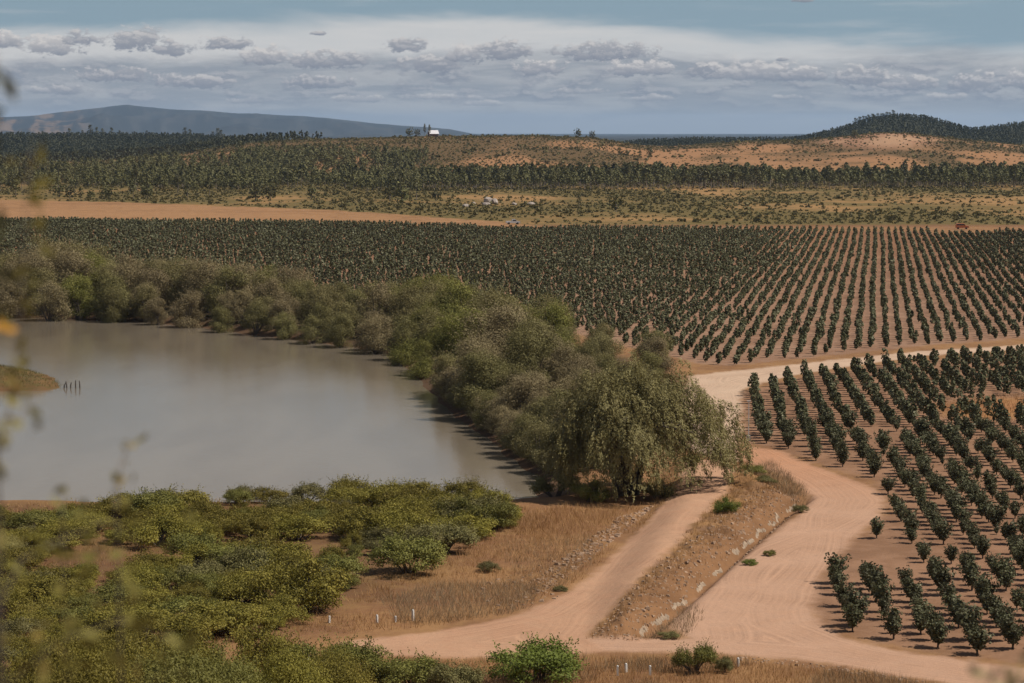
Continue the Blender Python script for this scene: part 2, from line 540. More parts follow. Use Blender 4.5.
def plain(name, col, rough=0.7, var=0.25, scale=3.0, metal=0.0, bump=0.0):
    m, w, out = material(name)
    b = w.node('ShaderNodeBsdfPrincipled')
    tc = w.node('ShaderNodeTexCoord')
    n = w.noise(tc.outputs['Object'], scale, 6, 0.6)
    dark = tuple(c * (1 - var) for c in col); lite = tuple(min(1, c * (1 + var)) for c in col)
    w.l.new(w.mix(w.step(n, 0.3, 0.7), dark, lite), b.inputs['Base Color'])
    b.inputs['Roughness'].default_value = rough
    b.inputs['Metallic'].default_value = metal
    if bump:
        bn = w.node('ShaderNodeBump'); bn.inputs['Strength'].default_value = bump; bn.inputs['Distance'].default_value = 0.1
        w.l.new(n, bn.inputs['Height']); w.l.new(bn.outputs[0], b.inputs['Normal'])
    w.l.new(b.outputs[0], out.inputs[0])
    return m


def leaf_mat(name, c1, c2, c3, transl=0.3, per_tree=0.25, patch=0.5):
    """leaf tones differ leaf by leaf, bough by bough and tree by tree"""
    m, w, out = material(name)
    geo = w.node('ShaderNodeNewGeometry')
    oi = w.node('ShaderNodeObjectInfo')
    tc = w.node('ShaderNodeTexCoord')
    n = w.noise(tc.outputs['Object'], patch, 3, 0.5)
    f = w.m('ADD', w.m('MULTIPLY', geo.outputs['Random Per Island'], 0.5), w.m('MULTIPLY', w.step(n, 0.3, 0.7), 0.5))
    col = w.mix(w.step(f, 0.05, 0.5), c1, c2)
    col = w.mix(w.step(f, 0.55, 1.0), col, c3)
    hs = w.node('ShaderNodeHueSaturation')
    w.put(hs.inputs['Hue'], w.m('MULTIPLY_ADD', oi.outputs['Random'], 0.08 * per_tree, 0.5 - 0.04 * per_tree))
    w.put(hs.inputs['Value'], w.m('MULTIPLY_ADD', oi.outputs['Random'], 2 * per_tree, 1 - per_tree))
    w.l.new(col, hs.inputs['Color'])
    d = w.node('ShaderNodeBsdfPrincipled')
    d.inputs['Roughness'].default_value = 0.6
    d.inputs['Specular IOR Level'].default_value = 0.12
    w.l.new(hs.outputs[0], d.inputs['Base Color'])
    t = w.node('ShaderNodeBsdfTranslucent')
    w.l.new(hs.outputs[0], t.inputs['Color'])
    mx = w.node('ShaderNodeMixShader'); mx.inputs[0].default_value = transl * 0.6
    w.l.new(d.outputs[0], mx.inputs[1]); w.l.new(t.outputs[0], mx.inputs[2])
    w.l.new(mx.outputs[0], out.inputs[0])
    return m


BARK = plain('bark', (0.10, 0.075, 0.055), 0.9, 0.35, 4)
PALE_BARK = plain('pale_bark', (0.20, 0.16, 0.12), 0.9, 0.35, 4)

# ------------------------------------------------------------------ ground
def ground_material():
    m, w, out = material('earth')
    A = w.node('ShaderNodeVertexColor', layer_name='tone_a')
    B = w.node('ShaderNodeVertexColor', layer_name='tone_b')
    K = w.node('ShaderNodeVertexColor', layer_name='texture_mix')
    ks = w.node('ShaderNodeSeparateColor'); w.l.new(K.outputs['Color'], ks.inputs[0])
    geo = w.node('ShaderNodeNewGeometry')
    pos = geo.outputs['Position']
    fine = w.noise(pos, 0.55, 8, 0.68)
    mid = w.noise(pos, 0.09, 6, 0.6, 0.6)
    coarse = w.noise(pos, 0.011, 8, 0.66)
    f = w.m('ADD', w.m('MULTIPLY', fine, 0.55), w.m('MULTIPLY', mid, 0.45))
    f = w.m('ADD', w.m('MULTIPLY', f, w.m('SUBTRACT', 1.0, ks.outputs[1])), w.m('MULTIPLY', coarse, ks.outputs[1]))
    f = w.m('ADD', f, w.m('SUBTRACT', ks.outputs[0], 0.5))
    mixf = w.step(f, 0.40, 0.60)
    col = w.mix(mixf, A.outputs['Color'], B.outputs['Color'])
    # wheel streaks that follow the edge of the road
    st = w.noise(None, 1.7, 4, 0.7, dims='1D', w=w.m('MULTIPLY', ks.outputs[2], 40.0))
    strf = w.m('MULTIPLY', w.m('SUBTRACT', st, 0.5), w.step(ks.outputs[2], 0.0, 0.01))
    tone = w.m('ADD', w.m('MULTIPLY_ADD', w.m('SUBTRACT', fine, 0.5), 0.75, 1.0), w.m('MULTIPLY', strf, w.m('MULTIPLY', w.step(mid, 0.32, 0.65), 0.8)))
    grain = w.noise(pos, 4.0, 4, 0.7)
    tone = w.m('ADD', tone, w.m('MULTIPLY', w.m('SUBTRACT', grain, 0.5), 0.35))
    tn = w.vec(tone, tone, tone)
    col = w.mix(1.0, col, tn, 'MULTIPLY')
    b = w.node('ShaderNodeBsdfPrincipled')
    b.inputs['Roughness'].default_value = 0.95
    b.inputs['Specular IOR Level'].default_value = 0.1
    w.l.new(col, b.inputs['Base Color'])
    bp = w.node('ShaderNodeBump'); bp.inputs['Strength'].default_value = 0.5; bp.inputs['Distance'].default_value = 0.25
    w.l.new(w.m('ADD', fine, w.m('MULTIPLY', grain, 0.3)), bp.inputs['Height'])
    w.l.new(bp.outputs[0], b.inputs['Normal'])
    w.l.new(b.outputs[0], out.inputs[0])
    return m


EARTH = ground_material()


def build_ground():
    half = math.atan(620 / FPX)
    az_in = np.arctan(np.linspace(-600, 600, 861) / FPX)
    step = np.geomspace(half * 0.01, 1, 40)
    az_out = half + np.concatenate([np.linspace(0.004, 0.35, 22), np.linspace(0.4, math.pi - half, 26)])
    az = np.concatenate([-az_out[::-1], az_in, az_out])
    rr = [0.0, 0.6, 1.2, 2, 3, 4.5, 6, 8, 11, 14, 18, 23, 29, 36, 44, 53, 63, 74, 86, 99, 112, 125, 138, 150, 160, 168]
    yy = np.arange(700, 231, -1.15)
    rr += list(CAMZ * FPX / (yy - YH) * 1.0)
    rr = sorted(set(rr))
    rr += list(np.geomspace(rr[-1] * 1.006, 7000, 240))
    rr += list(np.geomspace(7300, 45000, 70))
    rr = np.array(rr)
    AZ, RR = np.meshgrid(az, rr)
    # rings measured in depth inside the view so that rows lie level in front of the camera
    X = RR * np.sin(AZ) / np.where(np.abs(AZ) < 0.9, np.cos(AZ), math.cos(0.9))
    Y = RR * np.cos(AZ) / np.where(np.abs(AZ) < 0.9, np.cos(AZ), math.cos(0.9))
    x, y = X.ravel(), Y.ravel()
    z = H(x, y)
    nr, na = X.shape
    px, py = proj(x, np.maximum(y, 1), z)
    px = np.where(y > 1, px, -9999)
    N = len(x)
    n1 = fbm(x, y, 0.25, 4); n2 = fbm(x + 91, y, 0.03, 4); n3 = fbm(x, y - 300, 0.006, 4)
    a = np.tile(np.array([0.36, 0.225, 0.115]), (N, 1))       # dry straw
    b = np.tile(np.array([0.235, 0.135, 0.075]), (N, 1))      # red-brown earth
    k = np.zeros((N, 3)); k[:, 0] = 0.5

    def blend(arr, col, f):
        arr[:] = arr + (np.array(col) - arr) * f[:, None]
    zone = np.zeros(N)
    fm = (y > 0)
    # foreground slope
    hill = (1 - sstep(np.hypot(x, y), 150, 175))
    blend(a, (0.20, 0.15, 0.07), hill); blend(b, (0.13, 0.085, 0.05), hill)

    def sd(P, lim=60):
        lo, hi = P.min(0) - lim, P.max(0) + lim
        s = (x > lo[0]) & (x < hi[0]) & (y > lo[1]) & (y < hi[1])
        o = np.full(N, -999.0)
        o[s] = sdist(x[s], y[s], P)
        return o
    sh = sd(SHRUBS)
    f = sstep(sh, -6, 4)
    blend(a, (0.23, 0.155, 0.075), f); blend(b, (0.16, 0.095, 0.055), f)
    rp = sd(RIPARIAN); f = sstep(rp, -3, 6)
    blend(a, (0.10, 0.085, 0.045), f); blend(b, (0.075, 0.055, 0.035), f)
    lk = sd(LAKE); f = sstep(lk, -5, -1)
    blend(a, (0.14, 0.095, 0.06), f); blend(b, (0.11, 0.07, 0.045), f)
    sp = sd(SPIT); f = sstep(sp, -4, 3)
    blend(a, (0.20, 0.12, 0.06), f); blend(b, (0.11, 0.10, 0.04), f)
    wob = (n1 - 0.5) * 2.6 + (fbm(x + 5, y, 0.9, 3) - 0.5) * 2.2
    up = sd(UPPER); f = sstep(up + wob, -1.5, 1.5)
    upc = sstep(y, 420, 1000)
    blend(a, (0.36, 0.25, 0.19), f); blend(b, (0.26, 0.165, 0.115), f)
    f2 = f * upc
    blend(a, (0.34, 0.20, 0.12), f2); blend(b, (0.25, 0.14, 0.085), f2)
    lo = sd(LOWER); f = sstep(lo + wob, -1.5, 1.5)
    blend(a, (0.35, 0.225, 0.155), f); blend(b, (0.235, 0.145, 0.095), f)
    g = f * sstep(sdist(x, y, poly([(930, 405), (985, 398), (1060, 396), (1060, 418), (990, 420), (940, 416)])), -2, 4) if f.any() else f
    blend(a, (0.42, 0.25, 0.12), g); blend(b, (0.33, 0.17, 0.085), g)
    ra = sd(RAISED); f = sstep(ra, -1.5, 1.5)
    blend(a, (0.36, 0.225, 0.11), f); blend(b, (0.21, 0.135, 0.085), f)
    dd = np.full(N, 99.0); s = ra > -20; dd[s] = pdist(x[s], y[s], DITCH)
    f = sstep(dd, 4.2, 2.0) * sstep(ra, -2, 0.3)
    blend(a, (0.30, 0.18, 0.10), f); blend(b, (0.20, 0.118, 0.066), f)
    st = sd(STUBBLE); f = sstep(st + (n1 - .5) * 6, -4, 4)
    far = sstep(y, 1030, 1060) * fm
    # dry shrubland beyond the orchard
    blend(a, (0.36, 0.235, 0.11), far); blend(b, (0.155, 0.130, 0.052), far)
    k[:, 1] = np.maximum(k[:, 1], far * 0.55)
    dens = 0.07 + 0.30 * (fbm(x, y * 0.45, 0.014, 4) - 0.5) * 2
    k[:, 0] = np.where(far > 0, 0.53 + dens, k[:, 0])
    left = far * sstep(px, 420, 250) * sstep(y, 1250, 1500)
    k[:, 0] += 0.03 * left
    hl = sstep(y, 2050, 2300) * fm
    blend(a, (0.36, 0.215, 0.115), hl); blend(b, (0.14, 0.10, 0.048), hl)
    bare = sstep(np.hypot((px - 880) / 75, (py - 140) / 12), 1.1, 0.4) * hl
    blend(a, (0.44, 0.30, 0.20), bare); blend(b, (0.33, 0.20, 0.13), bare)
    k[:, 0] = np.where(hl > 0, 0.53 + (fbm(x, y * 0.35, 0.012, 4) - 0.5) * 0.9 + 0.03 * sstep(px, 690, 640), k[:, 0])
    dk = sstep(y, 3300, 3500) * fm
    blend(a, (0.05, 0.055, 0.03), dk); blend(b, (0.04, 0.045, 0.025), dk)
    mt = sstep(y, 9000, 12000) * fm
    blend(a, (0.060, 0.068, 0.075), mt); blend(b, (0.030, 0.038, 0.045), mt)  # blue of the distant haze painted into the mountain tones
    fr_ = mt * sstep(px, 110, 50); blend(a, (0.20, 0.15, 0.11), fr_)
    f = sstep(st + (n1 - .5) * 6, -4, 4)
    blend(a, (0.37, 0.23, 0.125), f); blend(b, (0.23, 0.135, 0.07), f)
    k[:, 0] = np.where(f > 0.5, 0.5, k[:, 0]); k[:, 1] = np.where(f > 0.5, 0.10, k[:, 1])
    k[:, 0] = np.where(f > 0.5, 0.45 + 0.2 * (fbm(x * 0.1, y, 0.06, 3) - 0.5), k[:, 0])
    soil = np.array([0.74, 0.64, 0.54])
    a *= soil; b *= soil
    # roads
    ur = sd(UPROAD); fu = sstep(ur + wob * 0.6, -0.8, 0.8)
    blend(a, (0.46, 0.325, 0.225), fu); blend(b, (0.39, 0.265, 0.18), fu)
    rd = sd(ROAD); fr = sstep(rd + wob * 0.45, -0.7, 0.7)
    red = sstep(y, 250, 300)
    blend(a, (0.405, 0.245, 0.158), fr); blend(b, (0.34, 0.20, 0.125), fr)
    blend(a, (0.41, 0.215, 0.12), fr * red); blend(b, (0.35, 0.175, 0.095), fr * red)
    tr = sd(TRACK); ft = sstep(tr + wob * 0.45, -0.6, 0.6)
    blend(a, (0.40, 0.235, 0.142), ft); blend(b, (0.33, 0.185, 0.11), ft)
    wander = (fbm(x, y, 0.045, 3) - 0.5) * 5
    for P, f, edge in ((ROAD, fr, rd), (TRACK, ft, tr), (UPROAD, fu, ur)):
        k[:, 2] = np.where(f > 0.5, np.clip(np.maximum(edge + wander + 3, 0.5) / 40, 0, 1), k[:, 2])
        k[:, 0] = np.where(f > 0.5, 0.5, k[:, 0])
    # zones become separate sheets that meet edge to edge
    zone = np.zeros(N, int)
    zone[(up > 0)] = 1; zone[(lo > 0)] = 2; zone[(st > 0)] = 3
    zone[(ur > 0)] = 4; zone[(rd > 0)] = 5; zone[(tr > 0)] = 6
    zone[(y > 2000)] = 7; zone[(y > 9000)] = 8
    zone[lk > 3] = 9
    idx = np.arange(N).reshape(nr, na)
    F = np.stack([idx[:-1, :-1], idx[:-1, 1:], idx[1:, 1:], idx[1:, :-1]], -1).reshape(-1, 4)
    fz = zone[F[:, 0]]
    V = np.stack([x, y, z], 1)
    names = ['ground', 'orchard_ground', 'lower_orchard_ground', 'stubble_field', 'upper_dirt_road', 'dirt_road', 'dirt_track', 'hills', 'mountains', 'lake_bed']
    for i, nm in enumerate(names):
        Fi = F[fz == i]
        if not len(Fi): continue
        used, inv = np.unique(Fi, return_inverse=True)
        g = Geo(); g.add(V[used], inv.reshape(-1, 4))
        me = g.mesh(nm, EARTH, smooth=True)
        for lay, arr in (('tone_a', a), ('tone_b', b), ('texture_mix', k)):
            at_ = me.attributes.new(lay, 'FLOAT_COLOR', 'POINT')
            c4 = np.ones((len(used), 4), np.float32); c4[:, :3] = arr[used]
            at_.data.foreach_set('color', c4.ravel())
        tag(link(nm, me), kind='structure')


build_ground()


def build_water():
    m, w, out = material('murky_water')
    b = w.node('ShaderNodeBsdfPrincipled')
    geo = w.node('ShaderNodeNewGeometry')
    pos = geo.outputs['Position']
    mp = w.node('ShaderNodeMapping'); mp.inputs['Scale'].default_value = (0.35, 0.09, 1)
    w.l.new(pos, mp.inputs['Vector'])
    n = w.noise(mp.outputs[0], 0.25, 5, 0.6, 0.4)
    w.l.new(w.mix(w.step(n, 0.35, 0.65), (0.155, 0.124, 0.088), (0.185, 0.150, 0.108)), b.inputs['Base Color'])
    b.inputs['Roughness'].default_value = 0.05
    b.inputs['IOR'].default_value = 1.33
    r1 = w.noise(pos, 1.6, 4, 0.6, 0.2)
    bp = w.node('ShaderNodeBump'); bp.inputs['Strength'].default_value = 0.22; bp.inputs['Distance'].default_value = 0.10
    w.l.new(r1, bp.inputs['Height']); w.l.new(bp.outputs[0], b.inputs['Normal'])
    w.l.new(b.outputs[0], out.inputs[0])
    g = Geo()
    P = LAKE
    lo, hi = P.min(0) - 12, P.max(0) + 12
    xs, ys = np.linspace(lo[0], hi[0], 40), np.linspace(lo[1], hi[1], 40)
    Xg, Yg = np.meshgrid(xs, ys)
    i = np.arange(1600).reshape(40, 40)
    F = np.stack([i[:-1, :-1], i[:-1, 1:], i[1:, 1:], i[1:, :-1]], -1).reshape(-1, 4)
    keep = sdist(Xg.ravel()[F].mean(1), Yg.ravel()[F].mean(1), P) > -14
    g.add(np.stack([Xg.ravel(), Yg.ravel(), np.full(1600, WATER_Z)], 1), F[keep])
    tag(link('water', g.mesh('water', m)), kind='structure')


build_water()

# ------------------------------------------------------------------ foliage tones
M_ORCH = leaf_mat('orchard_leaf', (0.050, 0.048, 0.022), (0.090, 0.088, 0.042), (0.205, 0.192, 0.118), 0.25, 0.18, 0.8)  # palest tone paints bright leaf glints into the colour
M_WILLOW = leaf_mat('willow_leaf', (0.135, 0.112, 0.045), (0.205, 0.172, 0.068), (0.290, 0.250, 0.120), 0.35, 0.1, 0.35)
M_OLIVE = leaf_mat('olive_leaf', (0.100, 0.088, 0.032), (0.170, 0.148, 0.054), (0.250, 0.220, 0.092), 0.32, 0.15, 0.35)
M_GREY = leaf_mat('grey_brown_leaf', (0.150, 0.115, 0.056), (0.230, 0.180, 0.090), (0.310, 0.250, 0.135), 0.3, 0.12, 0.35)
M_GREEN = leaf_mat('fresh_green_leaf', (0.105, 0.102, 0.024), (0.175, 0.165, 0.040), (0.260, 0.235, 0.070), 0.35, 0.12, 0.4)
M_ESPINO = leaf_mat('espino_leaf', (0.105, 0.090, 0.018), (0.200, 0.165, 0.030), (0.320, 0.260, 0.060), 0.35, 0.2, 0.5)
M_BRIGHT = leaf_mat('bright_leaf', (0.085, 0.105, 0.018), (0.135, 0.160, 0.028), (0.200, 0.225, 0.050), 0.35, 0.1, 0.8)
M_PINE = leaf_mat('pine_needle', (0.065, 0.058, 0.023), (0.108, 0.098, 0.038), (0.160, 0.142, 0.058), 0.25, 0.25, 0.1)
M_DARKPINE = leaf_mat('dark_needle', (0.038, 0.036, 0.018), (0.055, 0.054, 0.027), (0.080, 0.076, 0.040), 0.15, 0.2, 0.02)
M_SCRUB = leaf_mat('scrub_leaf', (0.085, 0.070, 0.028), (0.135, 0.112, 0.042), (0.185, 0.150, 0.062), 0.25, 0.2, 0.03)
M_STRAW = leaf_mat('straw_blade', (0.29, 0.155, 0.062), (0.40, 0.23, 0.095), (0.50, 0.32, 0.15), 0.4, 0.1, 0.06)
M_REED = leaf_mat('grey_weed', (0.20, 0.140, 0.080), (0.27, 0.195, 0.112), (0.34, 0.255, 0.15), 0.4, 0.1, 0.06)
M_NEARLEAF = leaf_mat('near_leaf', (0.15, 0.13, 0.035), (0.22, 0.19, 0.05), (0.32, 0.22, 0.07), 0.45, 0.1, 2)
M_YELLOW = leaf_mat('yellow_leaf', (0.60, 0.30, 0.05), (0.66, 0.34, 0.06), (0.72, 0.42, 0.10), 0.4, 0.0, 2)


def rnd_dirs(n, rng=RNG):
    return unit(rng.normal(size=(n, 3)))


def clump_crown(g, centers, radii, per, L, W, mat=0, squash=0.8, droop=0.0, rng=RNG, shell=0.55):
    """leaves through a set of leafy boughs; more of them towards the outside of each bough"""
    for c, r in zip(centers, radii):
        n = max(6, int(per * r * r))
        d = rnd_dirs(n, rng)
        rad = r * (shell + (1 - shell) * rng.random(n)) ** 0.8 * (0.85 + 0.3 * rng.random(n))
        P = np.array(c) + d * rad[:, None] * np.array([1, 1, squash])
        A = d + rng.normal(scale=0.7, size=(n, 3)) + np.array([0, 0, -droop])
        leaves(g, P, A, L * rng.uniform(0.6, 1.3, n), W * rng.uniform(0.6, 1.3, n), mat, rng, d + 0.35 * unit(np.array(c) * np.array([1, 1, .6]) + 1e-6) + np.array([0, 0, .25]))


# ------------------------------------------------------------------ the orchard
def orchard_crown(rng, dens):
    g = Geo(); trunk = Geo()
    tube(trunk, [(0, 0, -0.2), (0.02, 0, 0.35), (0.0, 0.03, 0.8)], [0.09, 0.075, 0.05], 6)
    ns = 11
    for i in range(ns):
        a = i * 2 * math.pi / ns * 1.0 + rng.uniform(-.4, .4)
        lean = rng.uniform(0.06, 0.47)
        h = rng.uniform(2.2, 3.25) * (1 - 0.25 * lean)
        top = np.array([math.cos(a) * lean * h, math.sin(a) * lean * h, h])
        base = np.array([0, 0, 0.45])
        if i < 6:
            tube(trunk, [base, base * .5 + top * .5 + (0, 0, .05), base * .15 + top * .85], [0.045, 0.03, 0.012], 4)
        n = int(70 * dens)
        t = rng.uniform(0.12, 1.0, n)
        wid = 0.46 * np.sin(np.clip(t, 0, 1) * math.pi * 0.80 + 0.25) + 0.05
        P = base + (top - base) * t[:, None] + rnd_dirs(n, rng) * (wid * rng.random(n) ** 0.4)[:, None]
        P[:, 2] = np.maximum(P[:, 2], 0.35)
        A = rnd_dirs(n, rng) + np.array([0, 0, 0.3])
        s = 0.27 / math.sqrt(dens)
        leaves(g, P, A, s * rng.uniform(0.7, 1.4, n), s * 0.72 * rng.uniform(0.7, 1.3, n), 0, rng, unit(P * np.array([1, 1, 0])) + np.array([0, 0, .35]) + 0.8 * unit(P - base - (top - base) * t[:, None]))
    return trunk, g


def block_positions(P, vp_px, row_gap, tree_gap, anchor):
    ang = math.atan((vp_px - 512) / FPX)
    u = np.array([math.sin(ang), math.cos(ang)]); v = np.array([math.cos(ang), -math.sin(ang)])
    A = np.array(at(*anchor))
    i0, i1 = -260, 260
    I, J = np.meshgrid(np.arange(i0, i1), np.arange(-160, 420))
    Q = A + I.ravel()[:, None] * row_gap * v + J.ravel()[:, None] * tree_gap * u
    Q = Q + RNG.normal(scale=0.22, size=Q.shape)
    Q[:, 0] += 0.15 * np.sin(Q[:, 1] / 57.0)
    Q = Q[(Q[:, 1] > 120)]
    s = sdist(Q[:, 0], Q[:, 1], P)
    return Q[s > 0.8]


def build_orchard():
    lo = block_positions(LOWER, 684, 2.95, 2.7, (855, 641))
    hole = sdist(lo[:, 0], lo[:, 1], poly([(935, 403), (985, 396), (1060, 394), (1060, 418), (1000, 424), (940, 418)]))
    hole2 = sdist(lo[:, 0], lo[:, 1], poly([(820, 466), (850, 468), (876, 480), (888, 500), (880, 512), (866, 498)]))
    keep = (RNG.random(len(lo)) > 0.10 + 0.72 * sstep(hole, -1.5, 2.5)) & ((hole2 < 0) | (RNG.random(len(lo)) > 0.8))
    drop = fbm(lo[:, 0] + 33, lo[:, 1], 0.06, 3)
    keep &= drop < 0.72
    lo = lo[keep]
    loh = 0.58 + 0.44 * fbm(lo[:, 0], lo[:, 1], 0.045, 3) + RNG.normal(scale=0.13, size=len(lo))
    loh = np.where((RNG.random(len(lo)) < 0.06), loh * 0.5, loh)
    up = block_positions(UPPER, 878, 2.58, 4.6, (871, 350))
    # only what the picture shows or nearly shows
    gx, gy = proj(up[:, 0], up[:, 1], 0 * up[:, 0])
    back = np.interp(gx, [-200, 60, 230, 300, 400, 480, 560, 640, 700], [272, 276, 292, 302, 316, 330, 344, 358, 372])
    m = (gx > -140) & (gx < 1160) & (gy < back)
    up = up[m & (RNG.random(len(up)) > 0.08)]
    uph = 0.53 + 0.26 * fbm(up[:, 0], up[:, 1], 0.02, 3) + RNG.normal(scale=0.08, size=len(up))
    gx, gy = proj(lo[:, 0], lo[:, 1], 0 * lo[:, 0])
    lo, loh, gx, gy = [q[(gx < 1160) & (gy < 760)] for q in (lo, loh, gx, gy)]
    vis = (gx > 690) & (gx < 1036) & (gy < 705)
    order = np.argsort(np.where(vis, -gy, 1e6))
    pick = set(order[:300].tolist())
    protos = []
    for kx in range(6):
        tr, cr = orchard_crown(np.random.default_rng(50 + kx), 1.0)
        e = empty('orchard_tree')
        link('trunk', tr.mesh('orchard_trunk', BARK), e)
        link('crown', cr.mesh('orchard_crown', M_ORCH), e)
        protos.append(e)
    used = [False] * 6
    ordered = order[:300]
    front = gy[ordered].max()
    loz = H(lo[:, 0], lo[:, 1])
    first_label = True
    for n_, i in enumerate(ordered):
        kx = int(RNG.integers(6))
        o = protos[kx] if not used[kx] else copy_tree(protos[kx]); used[kx] = True
        x, y = lo[i]
        o.location = (x, y, loz[i]); o.rotation_euler = (0, 0, RNG.uniform(0, 6.28))
        s = loh[i]; o.scale = (s * RNG.uniform(.95, 1.25), s * RNG.uniform(.95, 1.25), s * RNG.uniform(.78, 1.0))
        if s < 0.55: lab = 'stunted low dark green fruit tree among taller ones in the lower orchard block'
        elif gy[i] > 560: lab = 'leafy dark green fruit tree in the nearest rows beside the dirt road'
        elif gy[i] > 470: lab = 'dark green fruit tree in the middle rows of the lower orchard block'
        else: lab = 'dark green fruit tree in the farther rows of the lower orchard block'
        tag(o, lab, 'fruit tree', 'fruit trees in rows of the lower orchard block')
    # every other tree of the orchard
    rest = [i for i in range(len(lo)) if i not in pick]
    pts = np.concatenate([lo[rest], up]); hs = np.concatenate([loh[rest], uph])
    zs = H(pts[:, 0], pts[:, 1])
    g = Geo()
    dist = pts[:, 1]
    for nl, size, sel in ((170, 0.42, dist < 330), (90, 0.50, (dist >= 330) & (dist < 480)), (46, 0.62, (dist >= 480) & (dist < 680)), (22, 0.85, dist >= 680)):
        P = pts[sel]; hh = hs[sel]; zz = zs[sel]; n = len(P)
        if not n: continue
        t = RNG.random((n, nl)) ** 0.85
        wid = (0.16 + 0.60 * np.sin(np.clip(t * 0.86 + 0.10, 0, 1) * math.pi)) * 0.98
        a = RNG.random((n, nl)) * 6.283
        lean = RNG.normal(scale=0.12, size=(n, 2))
        rr = wid * RNG.random((n, nl)) ** 0.5
        X = P[:, 0:1] + (rr * np.cos(a) + lean[:, 0:1] * t) * hh[:, None]
        Yy = P[:, 1:2] + (rr * np.sin(a) + lean[:, 1:2] * t) * hh[:, None]
        Z = zz[:, None] + (0.35 + t * 2.75) * hh[:, None]
        C = np.stack([X, Yy, Z], -1).reshape(-1, 3)
        A = rnd_dirs(len(C)) + np.array([0, 0, 0.3])
        Nn = np.stack([np.cos(a), np.sin(a), 0.3 + t * .8], -1).reshape(-1, 3)
        leaves(g, C, A, size * RNG.uniform(.7, 1.3, len(C)), size * .75 * RNG.uniform(.7, 1.3, len(C)), 0, RNG, Nn)
    tag(link('orchard_foliage', g.mesh('orchard_foliage', M_ORCH)), 'long rows of small dark fruit trees filling the fields', 'orchard', kind='stuff')
    return len(lo), len(up)


print('orchard', build_orchard())


# ------------------------------------------------------------------ willows and bushes round the lake
def willow_tree(rng, W=22.0, Hh=13.0, strands=1000, per=44, leaf=0.42):
    """a many-stemmed weeping willow, crown lopsided to +x"""
    tr, cr = Geo(), Geo()
    tops = []
    nb = 15
    for i in range(nb):
        a = i * 2 * math.pi / nb + rng.uniform(-.2, .2)
        reach = W / 2 * rng.uniform(0.40, 0.80) * (1.0 + 0.12 * math.cos(a))
        h = Hh * rng.uniform(0.50, 0.74)
        p = []
        b0 = np.array([math.cos(a) * rng.uniform(.3, 1.6), math.sin(a) * rng.uniform(.3, 1.6), -0.3])
        for t in np.linspace(0, 1, 7):
            s = t ** 1.5
            p.append(b0 + np.array([math.cos(a) * reach * s, math.sin(a) * reach * s, h * math.sin(t * 1.75) / 1.0]) + rng.normal(scale=0.25 * t, size=3))
        p = np.array(p)
        tube(tr, p, np.linspace(0.34, 0.05, 7), 6)
        tops.append(p)
        for q in range(3):
            k = rng.integers(3, 6)
            d = rnd_dirs(1, rng)[0]; d[2] = abs(d[2]) * .3
            tube(tr, [p[k], p[k] + d * .8 + (0, 0, .1), p[k] + d * 1.7], [0.09, 0.06, 0.02], 5)
    n = strands
    # strand roots over the dome
    u = rng.random(n); a = rng.random(n) * 6.283
    r = np.sqrt(u)
    lump = 1 + 0.09 * np.sin(3 * a + 1.3) + 0.08 * np.sin(7 * a) + 0.06 * np.sin(13 * a + 2)
    rx = W / 2 * lump * (1 + 0.16 * np.cos(a))
    x0 = r * np.cos(a) * rx * 0.92; y0 = r * np.sin(a) * rx * 0.80
    ztop = Hh * np.sqrt(np.clip(1 - (r * .97) ** 2.7, 0, 1)) * (0.88 + 0.13 * np.sin(1.1 * x0 + 1) * np.cos(y0 / 1.6) + 0.05 * np.sin(2.3 * x0 + y0)) + 1.2
    depth = rng.random(n) ** 1.2
    z0 = ztop * (1 - 0.62 * depth * (0.35 + 0.65 * r)) + 0.3
    ln = rng.uniform(1.0, 3.3, n)
    right = sstep(x0, W * 0.20, W * 0.42)
    floor = 0.1 + right * (2.6 + 1.6 * rng.random(n))
    Cs, As = [], []
    for i in range(n):
        L = min(ln[i], max(0.8, z0[i] - floor[i]))
        od = np.array([math.cos(a[i]), math.sin(a[i]), 0]) * rng.uniform(0.1, 0.9) + rng.normal(scale=.4, size=3) * np.array([1, 1, .5]) + np.array([0.15, 0, 0])
        t = np.sort(rng.random(per))
        s = t[:, None] * L
        drop = (t ** 1.5)[:, None]
        path = np.array([x0[i], y0[i], z0[i]]) + od * s * (1 - 0.45 * drop) * 0.75 + np.array([0, 0, -1]) * L * drop * 0.75
        path += rng.normal(scale=0.12, size=(per, 3))
        ax = np.stack([od[0] * (1 - t) + rng.normal(scale=.35, size=per), od[1] * (1 - t) + rng.normal(scale=.35, size=per), -0.35 - 0.9 * t], 1)
        path[:, 2] = np.maximum(path[:, 2], 0.15)
        Cs.append(path); As.append(ax)
    C = np.concatenate(Cs); A = np.concatenate(As)
    Nw = np.column_stack([C[:, 0] / (W / 2), C[:, 1] / (W / 2), 0.25 + C[:, 2] / Hh * .8])
    clod = np.column_stack([np.sin(C[:, 0] * 1.3 + C[:, 2]), np.cos(C[:, 1] * 1.5 - C[:, 2] * .7), np.sin(C[:, 2] * 1.1 + C[:, 0] * .8)])
    leaves(cr, C, A, leaf * rng.uniform(.6, 1.3, len(C)), leaf * 0.26 * rng.uniform(.7, 1.4, len(C)), 0, rng, Nw + .55 * clod, .5)
    return tr, cr


